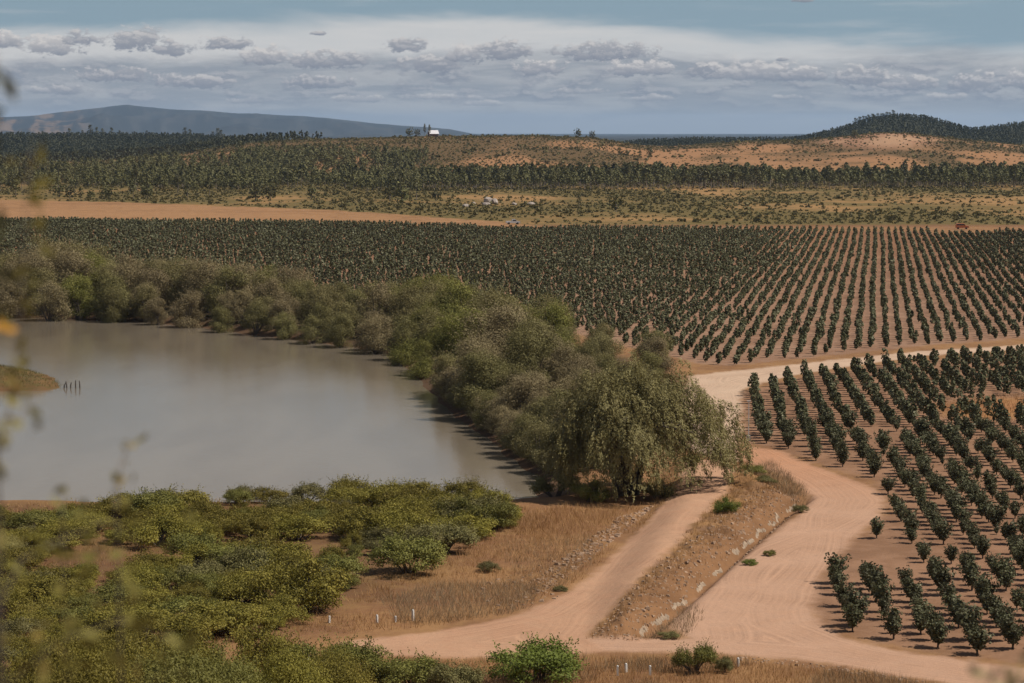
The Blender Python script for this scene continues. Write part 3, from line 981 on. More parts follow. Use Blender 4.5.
def bush_tree(rng, W=9.0, Hh=10.0, boughs=26, per=95, leaf=0.36, droop=0.5, bare=0.0):
    """a rounded waterside tree or big bush, leafy to the ground, in overlapping boughs"""
    tr, cr = Geo(), Geo()
    C, Rr = [], []
    for i in range(boughs):
        a = rng.random() * 6.283
        t = (i + 0.5) / boughs
        zc = Hh * (0.10 + 0.80 * t ** 0.9)
        prof = math.sin(min(1, (t * 0.78 + 0.20)) * math.pi) ** 0.6
        rad = W / 2 * prof * rng.uniform(0.35, 0.85)
        c = np.array([math.cos(a) * rad, math.sin(a) * rad, zc + rng.uniform(-.4, .4)])
        br = W * rng.choice([0.10, 0.13, 0.17, 0.24])
        C.append(c); Rr.append(br)
        if i % 2 == 0:
            b = np.array([rng.uniform(-.5, .5), rng.uniform(-.5, .5), -0.3])
            mid = b * .45 + c * .55 + np.array([0, 0, 0.12 * Hh * rng.random()])
            tube(tr, [b, b * .8 + mid * .2 + (0, 0, .6), mid, c], [0.16, 0.12, 0.08, 0.03], 5)
    clump_crown(cr, C, Rr, per, leaf, leaf * 0.36, 0, 0.9, droop, rng, 0.5)
    # loose shoots that break the outline
    n = 260
    ci = rng.integers(0, boughs, n)
    base = np.array(C)[ci]; d = rnd_dirs(n, rng); d[:, 2] = d[:, 2] * .7 + .35
    for q in range(7):
        t = 0.8 + 0.12 * q
        P = base + d * (np.array(Rr)[ci] * t + .10 * q)[:, None]
        leaves(cr, P + rng.normal(scale=.10, size=P.shape), d + rng.normal(scale=.5, size=d.shape), leaf, leaf * .3, 0, rng)
    return tr, cr


def build_lakeside():
    rng = np.random.default_rng(77)
    # the big willow
    tr, cr = willow_tree(np.random.default_rng(5), 22.5, 13.9, 4200, 30, 0.36)
    x, y = at(630, 500, 0.2)
    e = empty('willow_tree', (x, y + 5, 0.1))
    tag(e, 'big rounded weeping willow with olive foliage between the lake corner and the dirt track', 'willow')
    link('trunk', tr.mesh('willow_trunk', BARK), e); link('crown', cr.mesh('willow_crown', M_WILLOW), e)
    mats = [M_OLIVE, M_GREY, M_GREEN, M_WILLOW]
    tone = ['dark olive', 'grey brown', 'fresh green', 'pale olive']
    protos = []
    for k in range(6):
        tr, cr = bush_tree(np.random.default_rng(200 + k), 9.0, 9.5, 26 + k, 210, 0.31, 0.5)
        protos.append((tr.mesh('lakeside_trunk', BARK), cr.mesh('lakeside_crown', M_OLIVE)))
    P = scatter(RIPARIAN, 6.3, rng=rng)
    lk = sdist(P[:, 0], P[:, 1], LAKE)
    gx, gy = proj(P[:, 0], P[:, 1], 0 * P[:, 0])
    wx, wy = at(618, 497)
    ok = (gx > -70) & (np.hypot(P[:, 0] - wx, P[:, 1] - wy - 4) > 9)
    # leave the road behind the big willow clear
    ok &= (sdist(P[:, 0], P[:, 1], UPROAD) < -4) & ((lk < -0.8) | (gx < 380))
    ok &= (gx < 380) | (rng.random(len(P)) > .22)
    P, lk, gx, gy = P[ok], lk[ok], gx[ok], gy[ok]
    n = 0
    for (px, py, d) in sorted(zip(gx, gy, lk), key=lambda q: q[1]):
        x, y = at(px, py)
        h = np.interp(px, [-60, 60, 150, 250, 330, 400, 450, 500, 540, 570, 610, 660, 720], [13, 14.0, 11.5, 11, 9.5, 10.0, 11.8, 12.4, 10, 6.4, 6.4, 6.6, 5.5])
        front = d > -9
        h = h * rng.uniform(0.72, 1.08) * (0.72 if front else 1.0)
        # what no ray from the lake side or from above could reach is left to the trees before it
        v = fbm(np.array([px / 1.0]), np.array([py * 2.2]), 0.022, 2)[0]
        if px > 585: t = int(rng.choice([0, 3, 3, 1]))
        elif px > 470 and py > 372: t = int(rng.choice([1, 1, 1, 0]))
        elif px > 380: t = int(rng.choice([2, 2, 3, 0, 3]))
        else: t = int(rng.choice([0, 0, 1, 3, 2])) if v < 0.52 else int(rng.choice([1, 1, 3]))
        k = int(rng.integers(6))
        e = empty('lakeside_tree', (x, y, H1(x, y) - 0.1), rng.uniform(0, 6.28), 1.0)
        e.scale = (h / 9.5 * rng.uniform(.95, 1.25), h / 9.5 * rng.uniform(.95, 1.25), h / 9.5)
        link('trunk', protos[k][0], e)
        c = link('crown', protos[k][1], e)
        c.material_slots[0].link = 'OBJECT'; c.material_slots[0].material = mats[t]
        where = 'at the water edge of the lake' if front else 'between lake and orchard'
        side = 'on the far bank' if px < 330 else 'on the bend of the bank' if px < 480 else 'near the big willow'
        tag(e, f'{tone[t]} tree {side}, {where}', 'tree', 'trees and bushes along the lake bank')
        n += 1
    # bushes that fringe the bend of the bank right down to the water
    line = poly([(436, 396), (455, 410), (476, 428), (500, 446), (522, 462), (546, 484)], WATER_Z)
    tt = np.linspace(0, 1, 22)
    seg = np.concatenate([[0], np.cumsum(np.hypot(*np.diff(line, axis=0).T))]); seg /= seg[-1]
    for k, t in enumerate(tt):
        x, y = np.interp(t, seg, line[:, 0]), np.interp(t, seg, line[:, 1])
        for st_ in range(24):
            if H1(x, y) > -1.15: break
            x += .45; y += .12
        for back in (0, 1):
            xx, yy = x + back * rng.uniform(4.0, 6.0) + .8, y + back * rng.uniform(0, 2.5)
            h = rng.uniform(3.6, 5.4) * (1.25 if back else 1.0)
            m_ = int(rng.choice([1, 1, 0, 3]))
            e = empty('lakeside_bush', (xx, yy, H1(xx, yy) - .25), rng.uniform(0, 6.28)); q = int(rng.integers(6))
            e.scale = (h / 9.5 * 1.25, h / 9.5 * 1.25, h / 9.5)
            link('stem', protos[q][0], e); c = link('crown', protos[q][1], e)
            c.material_slots[0].link = 'OBJECT'; c.material_slots[0].material = mats[m_]
            tag(e, f'{tone[m_]} bush on the bend of the lake bank ' + ('behind the waterline bushes' if back else 'right at the waterline'), 'bush', 'bushes fringing the bend of the lake')
    # overhanging green mound that dips into the lake
    tr, cr = bush_tree(np.random.default_rng(311), 7.0, 3.6, 18, 150, 0.32, 0.7)
    for (px, py, s) in ((409, 366, 1.0), (425, 380, 0.8)):
        x, y = at(px, py, WATER_Z)
        e = empty('waterside_bush', (x, y + 2, WATER_Z - 0.2), rng.uniform(0, 6), s)
        link('trunk', tr.mesh('bush_stem', BARK), e); link('crown', cr.mesh('bush_crown', M_GREEN), e)
        tag(e, 'low green mound of a bush dipping into the lake at the bend' if s == 1 else 'small green bush touching the water just nearer than the low mound', 'bush')
    return n


print('lakeside', build_lakeside())


# ------------------------------------------------------------------ thorn shrubs of the near plain
def espino(rng, W=6.0, Hh=3.2, dense=1.0, fine=1.0):
    """thorn shrub: short stems, flat layered boughs of fine leaves"""
    tr, cr = Geo(), Geo()
    C, Rr = [], []
    nb = 22
    for i in range(nb):
        a = rng.random() * 6.283
        r = W / 2 * math.sqrt(rng.random()) * 0.86
        zc = Hh * (0.88 - 0.40 * (r / (W / 2)) ** 2) * rng.uniform(0.40, 1.0)
        c = np.array([math.cos(a) * r, math.sin(a) * r, zc])
        C.append(c); Rr.append(W * rng.uniform(0.12, 0.19))
        if i % 2 == 0:
            b = np.array([rng.uniform(-.3, .3), rng.uniform(-.3, .3), -0.2])
            tube(tr, [b, b * .6 + c * .4 + (0, 0, .15), c], [0.10, 0.07, 0.02], 4)
    clump_crown(cr, C, Rr, 430 * dense, 0.22 * fine, 0.10 * fine, 0, 0.65, -0.3, rng, 0.3)
    n = 130
    ci = rng.integers(0, nb, n)
    base = np.array(C)[ci]; d = rnd_dirs(n, rng); d[:, 2] = np.abs(d[:, 2]) * .8 + .25
    for q in range(6):
        P = base + d * (np.array(Rr)[ci] * (0.7 + 0.14 * q))[:, None]
        leaves(cr, P + rng.normal(scale=.05, size=P.shape), d + rng.normal(scale=.5, size=d.shape), 0.2 * fine, 0.09 * fine, 0, rng)
    return tr, cr


def build_shrubs():
    rng = np.random.default_rng(21)
    protos = []
    for k in range(6):
        tr, cr = espino(np.random.default_rng(400 + k))
        protos.append((tr.mesh('shrub_stem', BARK), cr.mesh('shrub_crown', M_ESPINO)))

    for k in range(2):
        tr, cr = espino(np.random.default_rng(440 + k), dense=5.5, fine=0.42)
        protos.append((tr.mesh('shrub_stem', BARK), cr.mesh('shrub_crown', M_ESPINO)))

    def put(x, y, w, h, mat, lab, grp=None, k=None):
        k = int(rng.integers(6)) if k is None else k
        e = empty('thorn_shrub', (x, y, H1(x, y) - 0.05), rng.uniform(0, 6.28))
        e.scale = (w / 6.0, w / 6.0 * rng.uniform(.85, 1.1), h / 3.2)
        link('stem', protos[k][0], e)
        c = link('crown', protos[k][1], e)
        if mat is not M_ESPINO:
            c.material_slots[0].link = 'OBJECT'; c.material_slots[0].material = mat
        tag(e, lab, 'shrub', grp)
        return e
    P = scatter(SHRUBS, 2.75, rng=rng)
    gx, gy = proj(P[:, 0], P[:, 1], 0 * P[:, 0])
    ok = (gx > -40) & (gx < 560) & (sdist(P[:, 0], P[:, 1], LAKE) < -2)
    gap = fbm(P[:, 0] + 9, P[:, 1], 0.07, 3)
    ok &= (gap < np.where(gx < 200, 0.70, np.where(gy < 530, 0.72, 0.63)))
    P, gx, gy, gap = P[ok], gx[ok], gy[ok], gap[ok]
    n = 0
    for (x, y), px, py in zip(P, gx, gy):
        w = rng.choice([2.6, 3.6, 4.6, 5.4, 6.4, 7.2]) * rng.uniform(.9, 1.1) * (0.85 if px < 120 else 1.0)
        h = (0.8 + w * .30) * rng.uniform(.8, 1.15) * (0.8 if px < 150 else 1.0)
        r = rng.random()
        mat = M_OLIVE if r < 0.14 else M_GREEN if r < 0.3 else M_ESPINO
        w_ = 'dark olive' if mat is M_OLIVE else 'green' if mat is M_GREEN else 'yellow green'
        zone = 'along the near shore of the lake' if py < 522 else 'in the thicket left of the dry grass clearing' if px > 200 else 'in the thicket on the near plain'
        put(x, y, w, h, mat, f'{w_} thorn shrub {zone}', 'thorn shrubs of the near thicket'); n += 1
    singles = [(462, 528, 5.2, 3.4, M_GREEN, 'rounded green thorn shrub at the end of the thicket by the dry grass'),
               (497, 529, 5.0, 3.0, M_GREEN, 'last spreading green shrub of the thicket towards the willow'),
               (410, 575, 7.6, 3.6, M_GREEN, 'broad mid green shrub bulging into the dry grass clearing'),
               (300, 610, 8.6, 4.6, M_ESPINO, 'largest spreading shrub with bare stems above the dirt clearing'),
               (727, 522, 2.7, 1.9, M_BRIGHT, 'lone round green bush on the earth bank between the two roads'),
               (489, 572, 2.3, 1.0, M_OLIVE, 'small grey green bush alone in the dry grass clearing'),
               (694, 676, 3.4, 2.5, M_GREEN, 'dense round green bush in the dry verge below the dirt road'),
               (725, 676, 1.7, 1.3, M_OLIVE, 'small faded bush just right of the round green verge bush'),
               (800, 508, 2.0, 0.9, M_OLIVE, 'low bush at the top end of the ditch'),
               (752, 478, 3.2, 1.2, M_GREEN, 'green scrub at the head of the earth bank under the willow'),
               (766, 488, 2.6, 1.0, M_OLIVE, 'olive scrub at the head of the earth bank near the road bend'),
               (690, 470, 3.0, 1.6, M_GREEN, 'green bush under the right skirt of the big willow'),
               (770, 551, 1.5, 0.6, M_GREEN, 'little green weed clump growing in the ditch'),
               (750, 560, 1.6, 0.6, M_BRIGHT, 'second green weed clump in the ditch, just below the first'),
               (560, 592, 1.6, 0.5, M_OLIVE, 'flat grey green weed beside the dirt track'),
               (668, 640, 2.0, 0.6, M_OLIVE, 'dull weed patch at the lower end of the ditch')]
    for a in singles:
        x, y = at(a[0], a[1], 0.5 if a[0] > 600 and a[1] < 640 else 0.0)
        put(x, y, *a[2:5], a[5])
    for px, py, w, h, mat, lab in [(556, 492, 5.4, 3.4, M_OLIVE, 'olive bush on the lake corner touching the big willow'),
                                   (588, 503, 4.6, 2.6, M_GREEN, 'green undergrowth at the left foot of the big willow'),
                                   (655, 500, 4.4, 2.2, M_OLIVE, 'olive undergrowth at the right foot of the big willow')]:
        x, y = at(px, py); put(x, y, w, h, mat, lab)
    # bushes that stand at the lower edge of the picture
    for px, py, w, h, mat, lab in [(540, 690, 7.4, 3.2, M_BRIGHT, 'bright green leafy bush at the lower edge of the picture below the track'),
                                   (360, 688, 6.0, 3.2, M_GREEN, 'upright green bush at the lower edge, left of the bright one'),
                                   (318, 692, 5.0, 3.4, M_GREEN, 'upright green bush at the lower edge beside the dirt clearing'),
                                   (410, 697, 5.0, 2.6, M_GREEN, 'green bush at the lower edge between the upright and the bright bush'),
                                   (268, 680, 5.4, 4.0, M_ESPINO, 'tall yellow green bush at the lower edge left of the white pegs'),
                                   (452, 700, 4.6, 2.4, M_OLIVE, 'low dull bush at the lower edge touching the bright green bush'),
                                   (190, 700, 6.0, 3.8, M_GREEN, 'green bush at the lower edge under the thicket'),
                                   (120, 702, 6.0, 3.6, M_ESPINO, 'yellow green bush at the lower edge far from the road'),
                                   (50, 700, 6.0, 3.6, M_ESPINO, 'yellow green bush at the lower edge by the corner of the picture')]:
        x, y = at(px, py); put(x, y, w, h, mat, lab)
    # bushes on the viewer's own slope, close by and out of focus
    words = ['nearest the corner of the picture', 'just inside the corner bush', 'under the blurred leafy spray', 'below the thicket', 'second below the thicket',
             'left of the white peg at the lower edge', 'right of the corner group', 'on the upper part of the slope', 'in the middle of the slope group', 'at the right end of the slope group']
    for (px, dpt, w, h), lab in zip([(4, 24, 1.8, 1.7), (52, 31, 2.8, 2.1), (96, 40, 3.4, 2.3), (150, 48, 3.8, 2.6), (205, 58, 4.2, 2.6), (262, 70, 4.6, 3.0),
                                     (30, 46, 3.6, 2.9), (110, 62, 4.4, 3.4), (180, 76, 4.8, 3.6), (320, 88, 5.0, 3.4)], words):
        x = (px - 512) / FPX * dpt
        put(x, dpt, w, h, M_GREEN if rng.random() < .5 else M_ESPINO, 'blurred shrub on the near slope, ' + lab, None, 6 + int(rng.integers(2)))
    return n


print('shrubs', build_shrubs())


# ------------------------------------------------------------------ dry grass, weeds and rubble
def blades(g, P, h, n, spread, w=0.05, mat=0, rng=RNG):
    m = len(P); z = H(P[:, 0], P[:, 1])
    b = np.repeat(np.column_stack([P, z - 0.03]), n, 0)
    hh = np.repeat(np.broadcast_to(h, m), n) * rng.uniform(0.5, 1.2, m * n)
    off = rng.normal(scale=spread, size=(m * n, 2))
    b[:, :2] += off
    lean = off * 0.9 + rng.normal(scale=0.12, size=(m * n, 2))
    a = rng.random(m * n) * 6.283
    s = np.stack([np.cos(a), np.sin(a), 0 * a], 1) * (w / 2)
    tip = b + np.column_stack([lean * hh[:, None] * 1.2, hh])
    V = np.stack([b - s, b + s, tip], 1).reshape(-1, 3)
    g.add(V, np.arange(3 * m * n).reshape(-1, 3), mat)


def build_grass():
    rng = np.random.default_rng(8)
    g = Geo()
    clear = poly([(520, 505), (600, 512), (655, 512), (640, 535), (590, 575), (540, 600), (470, 622), (420, 628), (360, 634), (300, 640), (280, 625), (350, 600), (440, 570), (480, 535)])
    Pc = scatter(clear, 0.9, rng=rng)
    dens = fbm(Pc[:, 0], Pc[:, 1], 0.14, 3)
    Pc = Pc[(dens > 0.38) & (sdist(Pc[:, 0], Pc[:, 1], TRACK) < -0.6)]
    blades(g, Pc, 0.45 + 0.5 * fbm(Pc[:, 0], Pc[:, 1], 0.2, 2), 16, 0.32, 0.035, 0, rng)
    weed = poly([(385, 600), (440, 585), (510, 585), (545, 590), (520, 612), (460, 622), (400, 626)])
    Pw = scatter(weed, 0.6, rng=rng)
    blades(g, Pw, 0.85, 16, 0.32, 0.03, 1, rng)
    wd = poly([(640, 642), (668, 624), (690, 606), (700, 612), (690, 634), (672, 642)])
    Pw = scatter(wd, 0.55, rng=rng)
    blades(g, Pw, 0.6, 14, 0.3, 0.035, 1, rng)
    Pw = scatter(poly([(770, 462), (806, 492), (800, 506), (770, 496), (745, 478)]), 0.6, rng=rng)
    blades(g, Pw, 0.75, 14, 0.3, 0.035, 1, rng)
    weed2 = poly([(505, 545), (590, 535), (600, 560), (560, 590), (520, 592)])
    Pw = scatter(weed2, 0.8, rng=rng)
    blades(g, Pw, 0.6, 14, 0.32, 0.03, 1, rng)
    tall = poly([(505, 528), (560, 508), (640, 510), (600, 528), (540, 545)])
    Pt = scatter(tall, 0.8, rng=rng)
    blades(g, Pt, 0.8, 16, 0.35, 0.035, 0, rng)
    verge = poly([(440, 664), (600, 660), (700, 662), (760, 666), (860, 678), (960, 700), (960, 740), (300, 740), (300, 690)])
    Pv = scatter(verge, 0.55, rng=rng)
    Pv = Pv[sdist(Pv[:, 0], Pv[:, 1], ROAD) < -0.7]
    blades(g, Pv, 0.6, 16, 0.25, 0.03, 0, rng)
    dn = fbm(Pv[:, 0], Pv[:, 1], 0.22, 3) > 0.55
    blades(g, Pv[dn], 0.8, 16, 0.25, 0.03, 1, rng)
    # on the bank between the roads
    Pb = scatter(RAISED, 0.55, rng=rng)
    ra = sdist(Pb[:, 0], Pb[:, 1], RAISED); dd = pdist(Pb[:, 0], Pb[:, 1], DITCH)
    m = (sdist(Pb[:, 0], Pb[:, 1], TRACK) < -0.3) & (dd > 1.9 + rng.normal(scale=1.0, size=len(Pb)))
    blades(g, Pb[m], 0.42, 12, 0.22, 0.04, 0, rng)
    # thicket floor
    Ps = scatter(SHRUBS, 1.3, rng=rng)
    Ps = Ps[fbm(Ps[:, 0], Ps[:, 1], 0.1, 3) > 0.45]
    blades(g, Ps, 0.6, 12, 0.35, 0.05, 0, rng)
    Pp = scatter(SPIT, 0.9, rng=rng)
    Pp = Pp[sdist(Pp[:, 0], Pp[:, 1], SPIT) > 1.2]
    blades(g, Pp, 0.5, 12, 0.35, 0.06, 2, rng)
    # dry patch in the lower orchard
    Po = scatter(poly([(935, 403), (985, 396), (1060, 394), (1060, 418), (1000, 424), (940, 418)]), 1.0, rng=rng)
    blades(g, Po, 0.55, 10, 0.35, 0.06, 0, rng)
    tag(link('dry_grass', g.mesh('dry_grass', [M_STRAW, M_REED, M_OLIVE])), 'tufts of dry straw coloured grass and grey weeds', 'grass', kind='stuff')

    # rubble
    stone = plain('rubble_stone', (0.29, 0.185, 0.115), 0.95, 0.3, 0.8)
    g = Geo()
    base = np.array([(-1, -1, -.6), (1, -1, -.6), (1, 1, -.6), (-1, 1, -.6), (-.7, -.6, .6), (.6, -.7, .7), (.7, .6, .5), (-.6, .7, .6)])
    faces = np.array([(0, 3, 2, 1), (4, 5, 6, 7), (0, 1, 5, 4), (1, 2, 6, 5), (2, 3, 7, 6), (3, 0, 4, 7)])
    ps = []
    Pb = scatter(RAISED, 0.42, rng=rng)
    dd = pdist(Pb[:, 0], Pb[:, 1], DITCH)
    m = (dd < 4.2) & (dd > 0.5) & (sdist(Pb[:, 0], Pb[:, 1], TRACK) < -0.3)
    ps.append((Pb[m], 0.10))
    left = poly([(652, 508), (640, 520), (590, 560), (548, 592), (520, 600), (540, 578), (580, 548), (620, 518)])
    Pl = scatter(left, 0.5, rng=rng)
    Pl = Pl[sdist(Pl[:, 0], Pl[:, 1], TRACK) < -0.2]
    ps.append((Pl, 0.17))
    edge = poly([(740, 658), (800, 664), (880, 678), (960, 693), (960, 697), (880, 683), (800, 669), (740, 662)])
    ps.append((scatter(edge, 0.35, rng=rng), 0.10))
    ps.append((scatter(poly([(470, 590), (560, 560), (560, 600), (500, 612)]), 0.9, rng=rng), 0.14))
    for P, s in ps:
        z = H(P[:, 0], P[:, 1])
        for (x, y), zz in zip(P, z):
            q = s * min(rng.lognormal(0, 0.45), 2.0)
            a = rng.random() * 6.28
            V = base * (1 + rng.uniform(-.25, .25, base.shape)) * np.array([q, q * rng.uniform(.6, 1), q * rng.uniform(.5, .9)])
            V = np.stack([V[:, 0] * math.cos(a) - V[:, 1] * math.sin(a), V[:, 0] * math.sin(a) + V[:, 1] * math.cos(a), V[:, 2]], 1)
            g.add(V + (x, y, zz), faces)
    tag(link('rubble', g.mesh('rubble', stone)), 'loose stones on the earth bank and road edges', 'rubble', kind='stuff')


build_grass()


# ------------------------------------------------------------------ far country
def small_tree(rng, kind):
    g = Geo()
    if kind == 'pine':
        tube(g, [(0, 0, -.5), (0, 0, 5), (0, 0, 9)], [0.22, 0.16, 0.05], 4, 1)
        n = 90
        t = rng.random(n) ** 0.8
        r = (0.25 + 2.3 * np.sin((0.18 + 0.8 * t) * math.pi)) * rng.random(n) ** .5
        a = rng.random(n) * 6.283
        P = np.stack([r * np.cos(a), r * np.sin(a), 3.6 + 6.2 * t], 1)
        leaves(g, P, rnd_dirs(n, rng) + (0, 0, .5), 1.5, 0.9, 0, rng, P * np.array([1, 1, 0]) + (0, 0, .9))
    elif kind == 'round':
        tube(g, [(0, 0, -.5), (0, 0, 2.5), (0.2, 0, 5)], [0.25, 0.2, 0.08], 4, 1)
        n = 110
        d = rnd_dirs(n, rng)
        r = 3.1 * rng.random(n) ** .35 * (1 + .25 * np.sin(3 * d[:, 0] + 2 * d[:, 1]))
        P = np.array([0, 0, 4.2]) + d * r[:, None] * np.array([1, 1, 1.15])
        leaves(g, P, rnd_dirs(n, rng), 1.4, 0.95, 0, rng, d + (0, 0, .3))
    else:                                   # tall gum
        tube(g, [(0, 0, -.5), (0.2, 0, 8), (0, 0, 15)], [0.3, 0.2, 0.06], 4, 1)
        for c, rr in (((0.5, 0, 13.5), 2.4), ((-1.1, .3, 10.5), 2.2), ((1.5, -.3, 9), 1.9), ((-.3, 0, 16), 1.6), ((-1.8, 0, 7), 1.3)):
            n = 36
            P = np.array(c) + rnd_dirs(n, rng) * (rr * rng.random(n) ** .4)[:, None]
            leaves(g, P, rnd_dirs(n, rng), 1.4, 0.9, 0, rng)
    return g


def build_far():
    rng = np.random.default_rng(99)
    pines = [small_tree(np.random.default_rng(600 + k), 'pine') for k in range(5)]
    rounds = [small_tree(np.random.default_rng(620 + k), 'round') for k in range(4)]
    gums = [small_tree(np.random.default_rng(640 + k), 'gum') for k in range(3)]

    def cand(spacing, ylo, yhi, fn, pmin=-60, pmax=1090):
        """scatter over a depth range; fn(px, y) gives the chance that a tree stands there"""
        n = int((pmax - pmin) / FPX * (ylo + yhi) / 2 * (yhi - ylo) / spacing ** 2 * 1.6)
        yy = np.sqrt(rng.uniform(ylo ** 2, yhi ** 2, n)); px = rng.uniform(pmin, pmax, n)
        xx = (px - 512) / FPX * yy
        k = rng.random(n) < fn(px, yy, xx)
        q = np.stack([xx[k], yy[k]], 1)
        cell = {}; out = []
        for x, y in q:
            i, j = int(x // spacing), int(y // spacing)
            if all((u - x) ** 2 + (v - y) ** 2 >= spacing ** 2 for a in (i - 1, i, i + 1) for b in (j - 1, j, j + 1) for u, v in cell.get((a, b), ())):
                cell.setdefault((i, j), []).append((x, y)); out.append((x, y))
        return np.array(out)

    def belt(px, y, x):
        f = np.zeros_like(px)
        n = fbm(x, y * 0.30, 0.014, 3)
        leftw = sstep(px, 440, 380)
        f = np.maximum(f, leftw * (y > 1420) * (0.07 + 0.93 * sstep(y, 1600, 1800)) * (0.12 + 0.88 * sstep(n, 0.44, 0.50)) * np.where((px > 150) & (px < 330), sstep(y, 1640, 1800) * .9 + .1, 1) * sstep(y, 2520, 2350))
        rightw = sstep(px, 330, 420)
        lo = np.interp(px, [380, 600, 800, 1024], [1650, 1700, 1720, 1740])
        f = np.maximum(f, rightw * sstep(y, lo - 20, lo + 10) * sstep(y, lo + 330, lo + 200))
        return f
    P = cand(6.8, 1400, 2550, belt)
    z = H(P[:, 0], P[:, 1]); sc = np.clip(rng.lognormal(0, .2, len(P)) * (0.62 + 0.8 * fbm(P[:, 0] + 7, P[:, 1], .008, 3)), .45, 1.6)
    px = 512 + FPX * P[:, 0] / P[:, 1]
    kind = np.where((px < 420) & (rng.random(len(P)) < 0.55), 1, 0)
    vis = (px > -5) & (px < 1029)
    order = np.argsort(np.where(vis, P[:, 1] / sc, 1e9))[:300]
    pick = set(order.tolist())
    me_p = [g.mesh('pine', [M_PINE, PALE_BARK]) for g in pines]; me_r = [g.mesh('far_tree', [M_PINE, PALE_BARK]) for g in rounds]
    me_g = [g.mesh('gum', [M_PINE, PALE_BARK]) for g in gums]
    for i in order:
        rd = kind[i] == 1
        o = link('far_tree' if rd else 'pine_tree', (me_r if rd else me_p)[int(rng.integers(4))], None, (P[i, 0], P[i, 1], z[i]), rng.uniform(0, 6.28), sc[i])
        if rd: tag(o, 'round dark green tree at the near edge of the far wood behind the stubble field', 'tree', 'trees at the near edge of the far wood')
        else: tag(o, 'slim green pine at the near edge of the far plantation belt', 'pine', 'pines at the near edge of the far belt')
    g = Geo()

    def pour(dst, protos, pts, zz, ss):
        ids = rng.integers(0, len(protos), len(pts)); rot = rng.random(len(pts)) * 6.283
        for k, pr in enumerate(protos):
            s = np.where(ids == k)[0]
            if not len(s): continue
            V0 = np.concatenate(pr.V)
            c, si = np.cos(rot[s])[:, None], np.sin(rot[s])[:, None]
            X = (V0[:, 0] * c - V0[:, 1] * si) * ss[s][:, None] + pts[s, 0:1]
            Y = (V0[:, 0] * si + V0[:, 1] * c) * ss[s][:, None] + pts[s, 1:2]
            Z = V0[:, 2] * ss[s][:, None] + zz[s][:, None]
            VV = np.stack([X, Y, Z], -1).reshape(-1, 3)
            n0 = dst.n
            dst.V.append(VV); dst.n += len(VV)
            for F, M in zip(pr.F, pr.M):
                FF = (F[None] + (np.arange(len(s)) * len(V0))[:, None, None] + n0).reshape(-1, F.shape[1])
                dst.F.append(FF); dst.M.append(np.tile(M, len(s)))
    rest = np.array([i for i in range(len(P)) if i not in pick])
    r0, r1 = rest[kind[rest] == 0], rest[kind[rest] == 1]
    pour(g, pines, P[r0], z[r0], sc[r0]); pour(g, rounds, P[r1], z[r1], sc[r1])
    tag(link('woods', g.mesh('woods', [M_PINE, PALE_BARK])), 'belt of pines and mixed trees beyond the fields', 'woods', kind='stuff')

    # dark plantations on the far ridges
    def spike(rng):
        g = Geo(); n = 16
        t = rng.random(n); r = 3.0 * (1 - t) * rng.random(n) ** .5 + .2; a = rng.random(n) * 6.283
        leaves(g, np.stack([r * np.cos(a), r * np.sin(a), 1 + 9 * t], 1), rnd_dirs(n, rng) + (0, 0, .8), 3.4, 1.9, 0, rng)
        return g
    sp = [spike(np.random.default_rng(700 + k)) for k in range(5)]
    Q = cand(9.0, 3380, 4680, lambda p, y, x: np.where(p > 560, 1.0, sstep(fbm(x, y, .004, 3), .30, .40)))
    Q2 = cand(9.0, 2560, 3400, lambda p, y, x: sstep(p, 330, 190) * sstep(y, 2700, 2900) * sstep(fbm(x, y, .006, 3), .30, .45))
    Q = np.concatenate([Q, Q2])
    zq = H(Q[:, 0], Q[:, 1]); sq = rng.uniform(.75, 1.2, len(Q))
    g = Geo(); pour(g, sp, Q, zq, sq)
    tag(link('forest', g.mesh('forest', M_DARKPINE)), 'dark pine plantation covering the far ridges', 'forest', kind='stuff')

    # scrub on the plain and on the golden hills
    def scrub(rng):
        g = Geo(); n = 15
        d = rnd_dirs(n, rng); d[:, 2] = np.abs(d[:, 2])
        leaves(g, d * np.array([1.0, 1.0, .75]) * (rng.random(n) ** .4)[:, None], rnd_dirs(n, rng), 0.95, 0.7, 0, rng)
        return g
    sc_ = [scrub(np.random.default_rng(720 + k)) for k in range(6)]

    def plainf(p, y, x):
        n = fbm(x, y * 0.45, 0.014, 4)
        return np.clip(sstep(n, 0.38, 0.56) * 0.9 + 0.20 * (fbm(x + 31, y, 0.05, 2) > .45), 0, 1) * (sdist(x, y, STUBBLE) < -4)

    def hillf(p, y, x):
        n = fbm(x, y * 0.35, 0.012, 3)
        bare = np.exp(-((p - 875) / 55) ** 2)
        patch = np.clip(sstep(n, 0.47, 0.57) * (1 - .45 * (p < 640)) + 0.16 + 0.70 * (p < 640), 0, 1)
        patch = patch * (0.25 + 0.75 * sstep(fbm(x + 70, y, 0.03, 2), 0.40, 0.55))
        return patch * (1 - 0.6 * bare)
    Q = cand(4.2, 1055, 2050, plainf)
    zq = H(Q[:, 0], Q[:, 1]); sq = rng.lognormal(0, .35, len(Q)) * .95
    g = Geo(); pour(g, sc_, Q, zq, sq)
    Q = cand(4.7, 2050, 3050, hillf)
    zq = H(Q[:, 0], Q[:, 1]); sq = rng.uniform(0.7, 1.5, len(Q)) * np.where(rng.random(len(Q)) < .08, 2.3, 1)
    pour(g, sc_, Q, zq, sq)
    tag(link('scrub_vegetation', g.mesh('scrub_vegetation', M_SCRUB)), 'low scrub dotting the dry plain and golden hills', 'scrub', kind='stuff')

